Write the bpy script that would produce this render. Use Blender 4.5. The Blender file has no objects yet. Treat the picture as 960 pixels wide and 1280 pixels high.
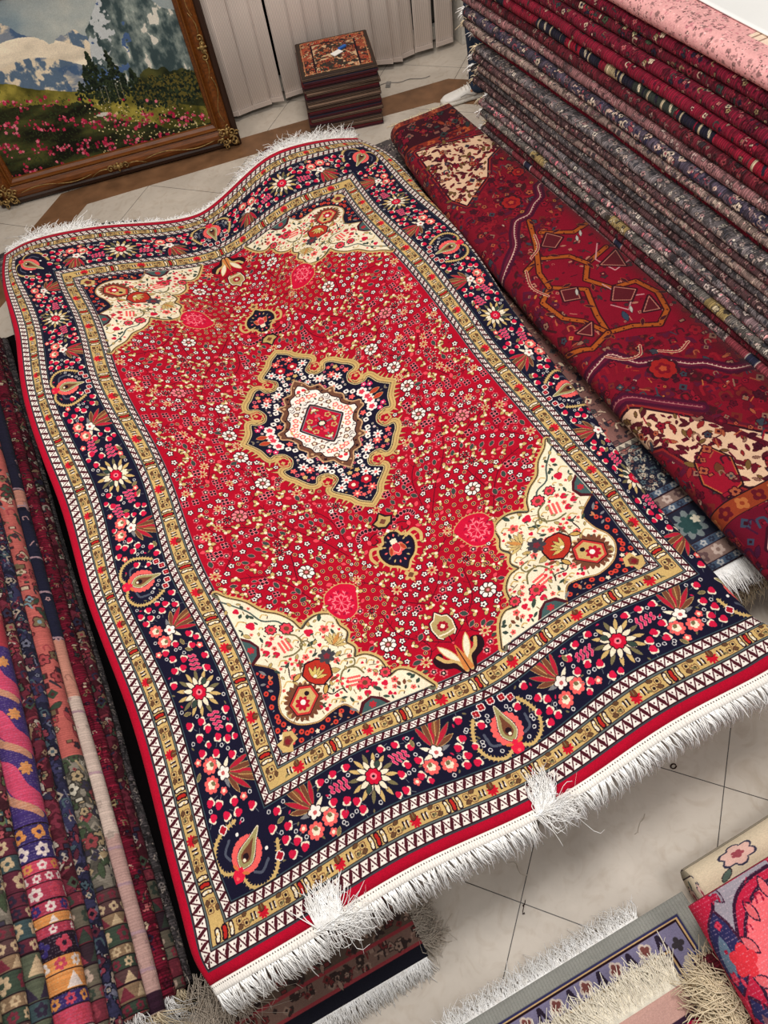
import bpy, bmesh, math, random
import numpy as np
from mathutils import Vector, Matrix

# ------------------------------------------------------------------ camera, world, lights, exposure
sc = bpy.context.scene
COL = sc.collection
def set_camera():
    f = 915.553
    rv = np.array([2.47414828, -0.62461792, 0.01987826]); th = np.linalg.norm(rv); k = rv/th
    K = np.array([[0, -k[2], k[1]], [k[2], 0, -k[0]], [-k[1], k[0], 0]])
    R = np.eye(3) + math.sin(th)*K + (1-math.cos(th))*K@K          # world -> camera (x right, y down, z forward)
    cam = bpy.data.cameras.new('camera'); co = bpy.data.objects.new('camera', cam); COL.objects.link(co)
    M = Matrix([list(R[0]), list(-R[1]), list(-R[2])]).transposed().to_4x4()
    M.translation = Vector((0.62107899, -0.31801654, 2.5130297))
    co.matrix_world = M
    cam.sensor_fit = 'VERTICAL'; cam.sensor_height = 36.0; cam.lens = f/1280.0*36.0
    cam.clip_start = 0.05; cam.clip_end = 60
    sc.camera = co
set_camera()
sc.view_settings.view_transform = 'Standard'
sc.view_settings.look = 'None'
sc.view_settings.gamma = 1.0
sc.view_settings.use_curve_mapping = False
sc.view_settings.exposure = 0.15
w = bpy.data.worlds.new('showroom air'); sc.world = w; w.use_nodes = True
w.node_tree.nodes['Background'].inputs[0].default_value = (1.0, 0.97, 0.94, 1)
w.node_tree.nodes['Background'].inputs[1].default_value = 0.28
def area(name, loc, size, power, col=(1, 0.965, 0.925), size_y=None, rot=(0, 0, 0)):
    l = bpy.data.lights.new(name, 'AREA'); l.energy = power; l.color = col
    l.shape = 'RECTANGLE'; l.size = size; l.size_y = size_y or size
    o = bpy.data.objects.new(name, l); o.location = loc; o.rotation_euler = rot; COL.objects.link(o)
    return o
area('ceiling_light', (0.9, 0.9, 3.5), 1.0, 74, size_y=1.0)
area('ceiling_light', (-0.9, 2.4, 3.5), 0.8, 30, (1, .91, .80), size_y=0.8)
area('ceiling_light', (2.2, 3.6, 3.5), 0.8, 36, (1, .92, .82), size_y=0.8)
area('ceiling_light', (1.9, -0.9, 3.5), 0.7, 24, size_y=0.7)

# ------------------------------------------------------------------ object helpers
def link(name, me, mat=None, parent=None, smooth=True):
    o = bpy.data.objects.new(name, me); COL.objects.link(o)
    if mat is not None:
        for m in (mat if isinstance(mat, (list, tuple)) else [mat]): me.materials.append(m)
    if parent is not None: o.parent = parent
    if smooth and len(me.polygons):
        me.polygons.foreach_set('use_smooth', np.ones(len(me.polygons), bool))
    return o
def tag(o, label=None, cat=None, group=None, kind=None):
    if label: o['label'] = label
    if cat: o['category'] = cat
    if group: o['group'] = group
    if kind: o['kind'] = kind
    return o
def empty(name, loc, label, cat, group=None, rotz=0):
    o = bpy.data.objects.new(name, None); o.location = loc; o.rotation_euler = (0, 0, rotz)
    o.empty_display_size = .1; COL.objects.link(o)
    return tag(o, label, cat, group)
def mesh_np(name, V, F, UV=None):
    """V (n,3); F list of index tuples; UV list of per-loop uv or (n,2) per vertex"""
    me = bpy.data.meshes.new(name); me.from_pydata([tuple(map(float, v)) for v in V], [], [tuple(int(i) for i in f) for f in F])
    if UV is not None:
        uvl = me.uv_layers.new(name='UVMap')
        idx = np.empty(len(me.loops), int); me.loops.foreach_get('vertex_index', idx)
        uvl.data.foreach_set('uv', np.asarray(UV, float)[idx].ravel())
    me.update(); return me
def grid_mesh(name, P, UV, closed_v=False):
    """P (nu,nv,3) grid -> quads with per-vertex uv (nu,nv,2)"""
    nu, nv = P.shape[:2]; F = []
    for i in range(nu-1):
        for j in range(nv-1):
            a = i*nv+j; F.append((a, a+nv, a+nv+1, a+1))
    return mesh_np(name, P.reshape(-1, 3), F, UV.reshape(-1, 2))
def bm_obj(name, bm, mat, parent=None, smooth=False):
    me = bpy.data.meshes.new(name); bmesh.ops.recalc_face_normals(bm, faces=bm.faces); bm.to_mesh(me); bm.free()
    return link(name, me, mat, parent, smooth)
def bm_box(bm, x0, x1, y0, y1, z0, z1, bevel=0, M=None):
    r = bmesh.ops.create_cube(bm, size=1.0)
    for v in r['verts']:
        v.co = Vector((x0+(v.co.x+.5)*(x1-x0), y0+(v.co.y+.5)*(y1-y0), z0+(v.co.z+.5)*(z1-z0)))
    vs = r['verts']
    if bevel:
        es = list({e for v in vs for e in v.link_edges})
        rr = bmesh.ops.bevel(bm, geom=es, offset=bevel, segments=2, affect='EDGES', profile=.6)
        vs = list({v for f in rr['faces'] for v in f.verts} | {v for v in vs if v.is_valid})
    if M is not None:
        for v in vs: v.co = M @ v.co
    return vs
def noise1(seed):
    r = np.random.default_rng(seed); ph = r.uniform(0, 6.28, 5); am = r.uniform(.4, 1, 5)/np.array([1, 1.6, 2.6, 4, 6]); fr = np.array([.9, 1.9, 3.7, 6.3, 11.])*r.uniform(.8, 1.2, 5)
    return lambda t: sum(am[i]*np.sin(fr[i]*np.asarray(t)+ph[i]) for i in range(5))/1.6

# ------------------------------------------------------------------ painter: rug designs as arithmetic on arrays
def C(*a): return np.array(a, np.float32)/255.
NAVY = C(20, 18, 40); RED = C(166, 6, 34); CRIM = C(150, 18, 42); CORAL = C(226, 92, 88); CREAM = C(228, 215, 188)
GOLD = C(194, 162, 102); OLIVE = C(112, 102, 70); BROWN = C(108, 62, 44); MAG = C(205, 45, 95); WHITE = C(232, 224, 214)
TEAL = C(52, 72, 80); PINK = C(232, 120, 130); DARK = C(34, 16, 24); RUST = C(176, 60, 40); GREY = C(120, 118, 120); MAROON = C(70, 20, 30)
DGREEN = C(52, 66, 58)
class Cv:
    def __init__(s, w, h, res, bg):
        s.w, s.h, s.res = w, h, res; s.nx, s.ny = int(round(w*res)), int(round(h*res))
        s.a = np.empty((s.ny, s.nx, 3), np.float32); s.a[:] = bg; s.T = np.array([[1., 0, 0], [0, 1., 0]]); s.st = []
    def push(s, x, y, ang=0, sc=1, flip=False, swap=False):
        s.st.append(s.T); c, n = math.cos(ang)*sc, math.sin(ang)*sc
        M = np.array([[c, -n, x], [n, c, y], [0, 0, 1]])
        if flip: M = M@np.diag([-1., 1, 1])
        s.T = s.T@M
    def swap(s): s.st.append(s.T); s.T = s.T@np.array([[0, 1., 0], [1., 0, 0], [0, 0, 1]])
    def pop(s): s.T = s.st.pop()
    def P(s, pts):
        p = np.asarray(pts, float).reshape(-1, 2); return (p@s.T[:, :2].T + s.T[:, 2])*s.res
    def k(s): return math.sqrt(abs(s.T[0, 0]*s.T[1, 1]-s.T[0, 1]*s.T[1, 0]))*s.res
    def box(s, x0, x1, y0, y1):
        x0 = max(int(x0), 0); y0 = max(int(y0), 0); x1 = min(int(x1)+2, s.nx); y1 = min(int(y1)+2, s.ny)
        if x0 >= x1 or y0 >= y1: return None
        X, Y = np.meshgrid(np.arange(x0, x1)+.5, np.arange(y0, y1)+.5)
        return X, Y, s.a[y0:y1, x0:x1]
    def poly(s, pts, col):
        p = s.P(pts); b = s.box(p[:, 0].min(), p[:, 0].max(), p[:, 1].min(), p[:, 1].max())
        if b is None: return
        X, Y, A = b; m = np.zeros(X.shape, bool); q = np.roll(p, -1, 0)
        for (ax, ay), (bx, by) in zip(p, q):
            if ay == by: continue
            m ^= ((Y < ay) != (Y < by)) & (X < (bx-ax)*(Y-ay)/(by-ay)+ax)
        A[m] = col
    def stroke(s, pts, wd, col, closed=False):
        p = s.P(pts); r = wd*s.k()/2
        if closed: p = np.vstack([p, p[:1]])
        for a, c in zip(p[:-1], p[1:]):
            b = s.box(min(a[0], c[0])-r, max(a[0], c[0])+r, min(a[1], c[1])-r, max(a[1], c[1])+r)
            if b is None: continue
            X, Y, A = b; d = c-a; L2 = d@d+1e-9; t = np.clip(((X-a[0])*d[0]+(Y-a[1])*d[1])/L2, 0, 1)
            A[(X-a[0]-t*d[0])**2+(Y-a[1]-t*d[1])**2 < r*r] = col
    def disc(s, x, y, r, col):
        (cx, cy), = s.P([(x, y)]); r = r*s.k(); b = s.box(cx-r, cx+r, cy-r, cy+r)
        if b is None: return
        X, Y, A = b; A[(X-cx)**2+(Y-cy)**2 < r*r] = col
    def flower(s, x, y, r, n, col, depth=.45, rot=0, pw=1.):
        (cx, cy), = s.P([(x, y)]); r = r*s.k(); b = s.box(cx-r, cx+r, cy-r, cy+r)
        if b is None: return
        X, Y, A = b; th = np.arctan2(Y-cy, X-cx); R = r*(1-depth+depth*np.abs(np.cos(n*(th-rot)/2))**pw)
        A[(X-cx)**2+(Y-cy)**2 < R*R] = col
    def leaf(s, x, y, ln, wd, ang, col, edge=None, ew=.0015):
        c, n = math.cos(ang), math.sin(ang); t = np.linspace(0, 1, 7); ww = np.sin(t*np.pi)**.8*wd/2
        pts = [(x+c*ln*a-n*b, y+n*ln*a+c*b) for a, b in zip(t, ww)]+[(x+c*ln*a+n*b, y+n*ln*a-c*b) for a, b in zip(t[::-1], ww[::-1])]
        if edge is not None: s.stroke(pts, ew*2, edge, True)
        s.poly(pts, col)
    def at(s, x, y):
        (px, py), = s.P([(x, y)]); px = min(max(int(px), 0), s.nx-1); py = min(max(int(py), 0), s.ny-1); return s.a[py, px]
    def free(s, x, y, r, bg, tol=.06):
        for dx, dy in ((0, 0), (r, 0), (-r, 0), (0, r), (0, -r), (.7*r, .7*r), (-.7*r, .7*r), (.7*r, -.7*r), (-.7*r, -.7*r)):
            if np.abs(s.at(x+dx, y+dy)-bg).max() > tol: return False
        return True
def spline(pts, n=8, closed=False):
    p = np.asarray(pts, float)
    if closed: q = np.vstack([p[-1:], p, p[:2]])
    else: q = np.vstack([2*p[:1]-p[1:2], p, 2*p[-1:]-p[-2:-1]])
    o = []
    for i in range(1, len(q)-2):
        for t in np.arange(n)/n:
            o.append(.5*((2*q[i])+(-q[i-1]+q[i+1])*t+(2*q[i-1]-5*q[i]+4*q[i+1]-q[i+2])*t*t+(-q[i-1]+3*q[i]-3*q[i+1]+q[i+2])*t**3))
    if not closed: o.append(p[-1])
    return np.array(o)
def serrated(c, pts, wd, col, step=.012, spike=.012, closed=False, side=0, bw=.004):
    """a thick line with small pointed teeth along it"""
    c.stroke(pts, wd, col, closed); p = np.asarray(pts, float)
    if closed: p = np.vstack([p, p[:1]])
    acc = 0
    for a, b in zip(p[:-1], p[1:]):
        d = b-a; L = np.hypot(*d)
        if L < 1e-6: continue
        t = d/L; n = np.array([-t[1], t[0]]); pos = step-acc
        while pos < L:
            q = a+t*pos
            for sg in ((1, -1) if side == 0 else (side,)):
                c.poly([q-t*bw, q+t*bw, q+n*sg*(wd/2+spike)+t*bw*.7], col)
            pos += step
        acc = L-(pos-step)
def to_image(name, arr, rng=None, mott=.05):
    h, w_ = arr.shape[:2]; r = np.random.default_rng(len(name)*7+w_)
    a = arr*(1+mott*(r.random((h, w_, 1)).astype(np.float32)-.5)*2)
    rgba = np.ones((h, w_, 4), np.float32); rgba[..., :3] = np.clip(a, 0, 1)
    im = bpy.data.images.new(name, w_, h, alpha=False); im.pixels.foreach_set(rgba.ravel()); im.update(); im.pack()
    return im
def nd(nt, t, **kw):
    n = nt.nodes.new(t)
    for k_, v in kw.items(): setattr(n, k_, v)
    return n
def textile(name, im, bump=.25, scale=420, ribs=0, sat=1.0, val=1.0, ext='REPEAT', rough=.95, sheen=.02, tint=None):
    m = bpy.data.materials.new(name); m.use_nodes = True; nt = m.node_tree; L = nt.links.new
    b = nt.nodes['Principled BSDF']; b.inputs['Roughness'].default_value = rough
    b.inputs['Specular IOR Level'].default_value = .12; b.inputs['Sheen Weight'].default_value = sheen; b.inputs['Sheen Roughness'].default_value = .5
    t = nd(nt, 'ShaderNodeTexImage', image=im, extension=ext); uv = nd(nt, 'ShaderNodeUVMap'); L(uv.outputs[0], t.inputs[0])
    hs = nd(nt, 'ShaderNodeHueSaturation'); hs.inputs['Saturation'].default_value = sat; hs.inputs['Value'].default_value = val
    L(t.outputs[0], hs.inputs['Color'])
    tc = nd(nt, 'ShaderNodeTexCoord'); n1 = nd(nt, 'ShaderNodeTexNoise'); n1.inputs['Scale'].default_value = 9; n1.inputs['Detail'].default_value = 4
    L(tc.outputs['Object'], n1.inputs['Vector'])
    mr = nd(nt, 'ShaderNodeMapRange'); mr.inputs['To Min'].default_value = .82; mr.inputs['To Max'].default_value = 1.16; L(n1.outputs[0], mr.inputs[0])
    mx = nd(nt, 'ShaderNodeVectorMath', operation='SCALE'); L(hs.outputs[0], mx.inputs[0]); L(mr.outputs[0], mx.inputs['Scale'])
    L(mx.outputs[0], b.inputs['Base Color'])
    n2 = nd(nt, 'ShaderNodeTexNoise'); n2.inputs['Scale'].default_value = scale; n2.inputs['Detail'].default_value = 2; L(tc.outputs['Object'], n2.inputs['Vector'])
    bp = nd(nt, 'ShaderNodeBump'); bp.inputs['Strength'].default_value = bump; bp.inputs['Distance'].default_value = .003
    if ribs:
        wv = nd(nt, 'ShaderNodeTexWave', bands_direction='Y'); wv.inputs['Scale'].default_value = ribs; wv.inputs['Distortion'].default_value = 1.5; wv.inputs['Detail Scale'].default_value = 3
        L(tc.outputs['Object'], wv.inputs['Vector']); ad = nd(nt, 'ShaderNodeMath', operation='ADD'); L(wv.outputs[1], ad.inputs[0]); L(n2.outputs[0], ad.inputs[1]); L(ad.outputs[0], bp.inputs['Height'])
    else: L(n2.outputs[0], bp.inputs['Height'])
    L(bp.outputs[0], b.inputs['Normal'])
    return m
def plain(name, col, rough=.6, metal=0, bump=0, scale=60, var=.12, spec=.4, aniso=None):
    m = bpy.data.materials.new(name); m.use_nodes = True; nt = m.node_tree; L = nt.links.new; b = nt.nodes['Principled BSDF']
    b.inputs['Roughness'].default_value = rough; b.inputs['Metallic'].default_value = metal; b.inputs['Specular IOR Level'].default_value = spec
    tc = nd(nt, 'ShaderNodeTexCoord'); n = nd(nt, 'ShaderNodeTexNoise'); n.inputs['Scale'].default_value = scale; n.inputs['Detail'].default_value = 5
    if aniso:
        mp = nd(nt, 'ShaderNodeMapping'); mp.inputs['Scale'].default_value = aniso; L(tc.outputs['Object'], mp.inputs[0]); L(mp.outputs[0], n.inputs['Vector'])
    else: L(tc.outputs['Object'], n.inputs['Vector'])
    cr = nd(nt, 'ShaderNodeValToRGB'); c = np.array([(x/255.)**2.2 for x in col])
    cr.color_ramp.elements[0].position = .3; cr.color_ramp.elements[1].position = .7
    cr.color_ramp.elements[0].color = (*(c*(1-var)), 1); cr.color_ramp.elements[1].color = (*np.clip(c*(1+var), 0, 1), 1)
    L(n.outputs[0], cr.inputs[0]); L(cr.outputs[0], b.inputs['Base Color'])
    if bump:
        bp = nd(nt, 'ShaderNodeBump'); bp.inputs['Strength'].default_value = bump; bp.inputs['Distance'].default_value = .002; L(n.outputs[0], bp.inputs['Height']); L(bp.outputs[0], b.inputs['Normal'])
    return m
# ------------------------------------------------------------------ the big red medallion rug: one quarter is drawn, then mirrored both ways
HW, HL = 2.14, 3.32
rnd = random.Random(5)
def petals(c, x, y, R, n, r, col, edge=None, rot=0):
    for i in range(n):
        a = rot+i*2*math.pi/n
        if edge is not None: c.disc(x+R*math.cos(a), y+R*math.sin(a), r*1.35, edge)
        c.disc(x+R*math.cos(a), y+R*math.sin(a), r, col)
def tiny_flower(c, x, y, r, kind, rot):
    if kind == 'white':
        c.flower(x, y, r*1.15, 5, DARK, .35, rot); c.flower(x, y, r*.86, 5, WHITE, .45, rot); c.disc(x, y, r*.3, DARK)
    elif kind == 'gold':
        c.leaf(x, y, r*1.7, r*1.1, rot, GOLD, DARK); c.leaf(x, y, r*1.5, r*.8, rot+1.6, GOLD, DARK); c.disc(x, y, r*.45, CREAM)
    elif kind == 'pink':
        c.flower(x, y, r*1.1, 6, C(206, 96, 104), .35, rot); c.flower(x, y, r*.7, 5, DARK, .3, rot); c.disc(x, y, r*.3, CREAM)
    elif kind == 'dark':
        for dx in (-.55, .55):
            for dy in (-.55, .55):
                c.disc(x+dx*r, y+dy*r, r*.62, PINK); c.flower(x+dx*r, y+dy*r, r*.5, 4, DARK, .3, rot)
    elif kind == 'ring':
        c.disc(x, y, r*.95, GOLD); c.disc(x, y, r*.68, DARK); c.disc(x, y, r*.3, PINK)
    elif kind == 'coral':
        c.leaf(x-r*.8*math.cos(rot), y-r*.8*math.sin(rot), r*1.9, r*1.2, rot, C(222, 70, 84), C(120, 8, 26))
    elif kind == 'teal':
        c.leaf(x-r*math.cos(rot), y-r*math.sin(rot), r*2.3, r*1.3, rot, DGREEN, PINK)
    elif kind == 'star':
        c.flower(x, y, r*1.6, 8, CREAM, .75, rot); c.flower(x, y, r*1.35, 8, DARK if rnd.random() < .5 else GOLD, .75, rot); c.disc(x, y, r*.45, RED)
def round_flower(c, x, y, r):
    for i in range(14): a = i*2*math.pi/14+.2; c.leaf(x+.6*r*math.cos(a), y+.6*r*math.sin(a), r*.75, r*.22, a, GOLD if i % 3 else OLIVE)
    for i in range(11): a = i*2*math.pi/11; c.leaf(x+.28*r*math.cos(a), y+.28*r*math.sin(a), r*.66, r*.27, a, CREAM, DARK, .0012)
    for a in (.8, 3.9): c.leaf(x+.45*r*math.cos(a), y+.45*r*math.sin(a), r*.5, r*.3, a, DGREEN, DARK, .0012)
    c.flower(x, y, r*.48, 8, DARK, .15); c.flower(x, y, r*.43, 8, C(196, 14, 48), .18); c.disc(x, y, r*.18, PINK); c.disc(x, y, r*.08, DARK)
def arch_palmette(c, x, y, ang, s=1.0, flowers=True):
    c.push(x, y, ang, s)                      # local: +y toward the rug's middle
    for sg in (-1, 1):
        h = spline([(sg*.012, -.055), (sg*.045, -.07), (sg*.085, -.05), (sg*.1, -.01), (sg*.09, .03), (sg*.072, .062)], 5)
        serrated(c, h, .009, GOLD, .011, .006); g = spline([(sg*.04, -.03), (sg*.062, -.022), (sg*.066, .012)], 4); c.stroke(g, .008, C(74, 78, 92))
        c.disc(sg*.05, .035, .005, WHITE)
    n = 16
    for i in range(n):
        a = -1.1+i*(math.pi+2.2)/(n-1); c.flower(.036*math.cos(a), .002+.042*math.sin(a), .0105, 4, CORAL, .15, a)
    dr = spline([(0, -.034), (.022, -.012), (.02, .016), (.01, .042), (0, .075), (-.01, .042), (-.02, .016), (-.022, -.012)], 4, True)
    c.stroke(dr, .007, DARK, True); c.stroke(dr, .0045, CREAM, True); c.poly(dr, C(150, 140, 92)); c.poly(dr*.62, BROWN); c.disc(0, -.002, .009, DARK); c.disc(0, -.012, .005, CREAM)
    c.poly([(0, -.03), (.018, -.05), (.016, -.068), (0, -.084), (-.016, -.068), (-.018, -.05)], C(214, 30, 60)); c.leaf(.006, -.045, .024, .01, .3, C(200, 110, 60)); c.leaf(-.006, -.045, .024, .01, 2.8, C(200, 110, 60)); c.disc(0, -.066, .005, CORAL)
    if flowers:
        for fx, fy in ((0, .094), (.033, .088), (-.033, .088), (.056, .074), (-.056, .074)):
            c.flower(fx, fy, .0135, 4, WHITE, .2, .78); c.flower(fx, fy, .0105, 4, C(150, 20, 30), .3, .78); c.disc(fx, fy, .0025, PINK)
    c.pop()
def spray(c, x, y, ang=0, flip=False):
    c.push(x, y, ang, 1, flip)
    for i, (a, l) in enumerate(((.35, .06), (.7, .082), (1.0, .1), (1.25, .112), (1.5, .1), (1.8, .075))):
        c.leaf(.012*math.cos(a), .014+.01*math.sin(a), l, .014, a, C(170, 28, 50) if i % 2 else BROWN, GOLD if i % 2 == 0 else OLIVE, .0016)
    c.leaf(.02, .05, .055, .017, 1.15, C(125, 76, 48)); c.stroke([(.022, .05), (.044, .105)], .002, GOLD)
    for a in (2.5, .15, 3.4): c.leaf(0, .005, .046, .013, a, CREAM if a != .15 else GREY)
    c.flower(0, .006, .023, 5, DARK, .3, 1.57); c.flower(0, .006, .02, 5, WHITE, .35, 1.57); c.disc(0, .004, .006, C(190, 90, 90))
    for px_, py_, R in ((-.034, -.03, .024), (.016, -.04, .024)):
        petals(c, px_, py_, R*.72, 8, R*.3, CORAL, None, .3); c.flower(px_, py_, R*.55, 5, CREAM, .2); c.leaf(px_-R*.3, py_, R*.7, R*.5, .8, OLIVE)
    c.pop()
def bud(c, x, y, ang, s=1.0):
    c.push(x, y, ang, s); c.stroke([(-.03, 0), (-.012, 0)], .002, C(96, 100, 104))
    c.leaf(-.014, 0, .016, .012, .9, CREAM); c.leaf(-.014, 0, .016, .012, -.9, CREAM); c.flower(0, 0, .0115, 3, C(200, 24, 62), .2, 0); c.pop()
def comb(c, x, y, ang):
    c.push(x, y, ang)
    for i in range(4):
        s = 1-.12*i; yy = i*.015
        for wd, cl in ((.0088, PINK), (.0052, MAG)): c.stroke([(-.016*s, yy-.004), (-.005, yy+.002), (.005, yy-.003), (.016*s, yy+.003)], wd, cl)
    c.stroke([(0, -.012), (0, .052)], .0016, C(130, 70, 90)); c.pop()
def small_ring(c, x, y): c.disc(x, y, .0062, C(206, 202, 196)); c.disc(x, y, .0036, NAVY)
def diamond(c, x, y, r, col, edge):
    c.poly([(x-r*1.3, y), (x, y-r*1.3), (x+r*1.3, y), (x, y+r*1.3)], edge); c.poly([(x-r*.85, y), (x, y-r*.85), (x+r*.85, y), (x, y+r*.85)], col)
def hero_rug():
    MX, MY = HW/2, HL/2; c = Cv(MX+.03, MY+.03, 640, RED)
    Y, X = np.mgrid[0:c.ny, 0:c.nx]; X = (X+.5)/c.res; Y = (Y+.5)/c.res; d = np.minimum(X, Y); t = np.where(X < Y, MY-Y, MX-X)
    A = c.a
    def bandc(a, b, col): A[(d >= a) & (d < b)] = col
    A[d < .031] = C(172, 8, 40)
    for a, b in ((.031, .069), (.117, .15), (.33, .357), (.412, .436)):
        bandc(a, b, DARK); bandc(a+.004, b-.004, WHITE)
        cc = (d-a-.004)/(b-a-.008); per = .029; ph = t/per; fr = ph-np.floor(ph); tri = np.abs(2*fr-1)
        inb = (cc > 0) & (cc < 1); th = np.where(fr < .5, .34, .12)
        A[inb & (np.abs(cc-.06-tri*.88) < th)] = MAROON
        for f0, c0 in ((0., .3), (.5, .72)):
            A[inb & (((np.mod(fr-f0+.5, 1)-.5)*per)**2+((cc-c0)*(b-a-.008))**2 < .0024**2)] = MAROON
    bandc(.027, .031, C(58, 60, 66))
    for a, b in ((.069, .117), (.357, .412)):
        bandc(a, b, C(88, 98, 96)); bandc(a+.004, b-.004, DARK); bandc(a+.0055, b-.0055, GOLD)
    bandc(.15, .33, NAVY); bandc(.150, .1535, TEAL); bandc(.3265, .33, TEAL); bandc(.436, .439, C(96, 100, 104))
    # motifs on the two gold guards
    for side, half in (('b', MX), ('l', MY)):
        if side == 'l': c.swap()
        for a, b in ((.069, .117), (.357, .412)):
            m = (a+b)/2; hgt = (b-a)-.012; P_ = .24; kk = 0
            while half-kk*P_/2 > m-.02:
                tt = half-kk*P_/2
                if tt > m+.012:
                    if kk % 2 == 0:
                        for o in (-.019, 0, .019):
                            cl = C(176, 36, 30) if o == 0 else (CREAM if abs(o) < .02 else C(130, 30, 28))
                            ww = .0105 if o else .012; c.stroke([(tt+o, m-hgt*.33), (tt+o+.002, m), (tt+o, m+hgt*.33)], ww+.004, DARK); c.stroke([(tt+o, m-hgt*.3), (tt+o+.002, m), (tt+o, m+hgt*.3)], ww*.75, cl)
                            if o: c.disc(tt+o, m+hgt*.1, .003, GOLD)
                    else:
                        c.flower(tt, m-.003, hgt*.46, 9, C(190, 20, 40), .4); c.leaf(tt-.006, m, .022, .018, 1.1, C(104, 56, 34), DARK, .001)
                        c.stroke([(tt, m+hgt*.2), (tt, m+hgt*.48)], .003, OLIVE)
                        for o in (-.036, -.025, .025, .036): c.stroke([(tt+o, m-.008), (tt+o+.001, m+.008)], .0055, DARK); c.stroke([(tt+o+.003, m-.006), (tt+o+.004, m+.006)], .0025, WHITE)
                        for o in (-.05, .05): c.leaf(tt+o, m-.012, .02, .006, .5, OLIVE)
                for sg in (-1, 1):
                    for o in (.045, .064) if kk % 2 == 0 else ():
                        q = tt+sg*o
                        if q < m+.01 or q > half+.08: continue
                        c.flower(q, m+(.006 if o < .06 else -.006), hgt*.3, 4, BROWN, .25, .78); c.flower(q, m+(.006 if o < .06 else -.006), hgt*.24, 4, C(190, 164, 108), .3, .78); c.disc(q, m+(.006 if o < .06 else -.006), .004, DARK)
                        c.leaf(q-.008, m-(.012 if o < .06 else -.012), .018, .011, .3, C(96, 66, 44), DARK, .001)
                kk += 1
        if side == 'l': c.pop()
    keep = A.copy(); guard = (d < .152) | (d > .328)
    # main navy border
    arch_palmette(c, .243, .243, -math.pi/4, 1.0, False)
    for fx, fy in ((.3, .165), (.165, .3)): c.flower(fx+.03, fy+.03, .014, 4, WHITE, .2); c.flower(fx+.03, fy+.03, .011, 4, C(160, 22, 40), .3)
    for side, half in (('b', MX), ('l', MY)):
        if side == 'l': c.swap()
        if side == 'b':
            arch_palmette(c, MX, .226, 0); round_flower(c, .655, .24, .056); sp = [(.462, .236, 0, True), (.862, .236, 0, False)]
            cb = [(.735, .262, -1.45), (.575, .262, 1.45)]
        else:
            arch_palmette(c, 1.187, .226, 0); round_flower(c, .713, .24, .056); round_flower(c, MY, .24, .056)
            sp = [(.468, .236, 0, True), (.955, .236, 0, False), (1.42, .236, 0, True)]; cb = [(.635, .262, 1.45), (.79, .262, -1.45), (1.575, .262, 1.45), (1.53, .2, 1.3)]
        for x, y, a, fl in sp: spray(c, x, y, a, fl)
        for x, y, a in cb: comb(c, x, y, a)
        for x, y, a, fl in sp:
            for dx, dy, an in ((-.085, .05, 2.2), (-.06, -.0, 2.8), (.075, -.035, -.6), (.085, .015, .3), (-.1, .02, 2.6), (.06, -.06, -1.2), (-.075, -.045, 3.6)):
                s_ = -1 if fl else 1; xx, yy = x+s_*dx, y+dy
                if .165 < yy < .318 and c.free(xx, yy, .013, NAVY): bud(c, xx, yy, an if s_ > 0 else math.pi-an)
        tries = 0; kinds = 0
        while tries < 2600:
            tries += 1; x = rnd.uniform(.33 if side == 'b' else .33, half+.02); y = rnd.uniform(.163, .32)
            r = (.017, .0145, .0085)[min(2, tries//900)]
            if x < y+.02 or not c.free(x, y, r, NAVY): continue
            kinds += 1; a = rnd.uniform(0, 6.28)
            if r > .016: bud(c, x, y, a, 1.0)
            elif r > .014:
                if kinds % 3 == 0: c.flower(x, y, .012, 5, CORAL, .3, a); c.disc(x, y, .005, CREAM)
                elif kinds % 3 == 1: c.leaf(x-.01, y, .024, .011, a, OLIVE, GOLD, .0012)
                else: bud(c, x, y, a, .8)
            else:
                if kinds % 3: small_ring(c, x, y)
                else: c.leaf(x, y, .013, .006, a, C(190, 30, 70) if kinds % 2 else OLIVE)
        if side == 'l': c.pop()
    A[guard] = keep[guard]
    # corner ground: navy wedge and cream cartouche
    out = [(.436, 1.03), (.46, 1.0), (.506, .965), (.541, .915), (.585, .888), (.618, .85), (.638, .807), (.673, .831), (.71, .842), (.749, .825), (.757, .778), (.773, .744), (.757, .71), (.775, .675), (.764, .641), (.801, .633), (.833, .6), (.842, .555), (.842, .522), (.879, .531), (.914, .504), (.95, .436)]
    op = spline(out, 5); inside = [(.439, .439), (.439, 1.03)]+list(map(tuple, op))+[(.95, .439)]
    serrated(c, op, .03, GOLD, .02, .014, bw=.008); c.stroke(op+np.array([-.004, -.004]), .022, C(96, 96, 80)); c.stroke(op, .012, DARK); c.stroke(op, .006, C(150, 130, 88)); c.poly(inside, CREAM)
    c.stroke(spline([(.44, .99), (.5, .93), (.53, .88), (.58, .86), (.6, .8)], 5), .006, C(70, 84, 78))
    nv = spline([(.436, .745), (.455, .732), (.492, .71), (.512, .685), (.503, .63), (.481, .588), (.482, .545), (.518, .5), (.58, .478), (.626, .489), (.675, .495), (.7, .465), (.712, .436)], 5)
    navy_poly = [(.439, .745)]+list(map(tuple, nv))+[(.712, .439), (.439, .439)]
    c.poly(navy_poly, NAVY); c.stroke(nv, .006, BROWN); c.stroke(nv, .0028, GOLD)
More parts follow.
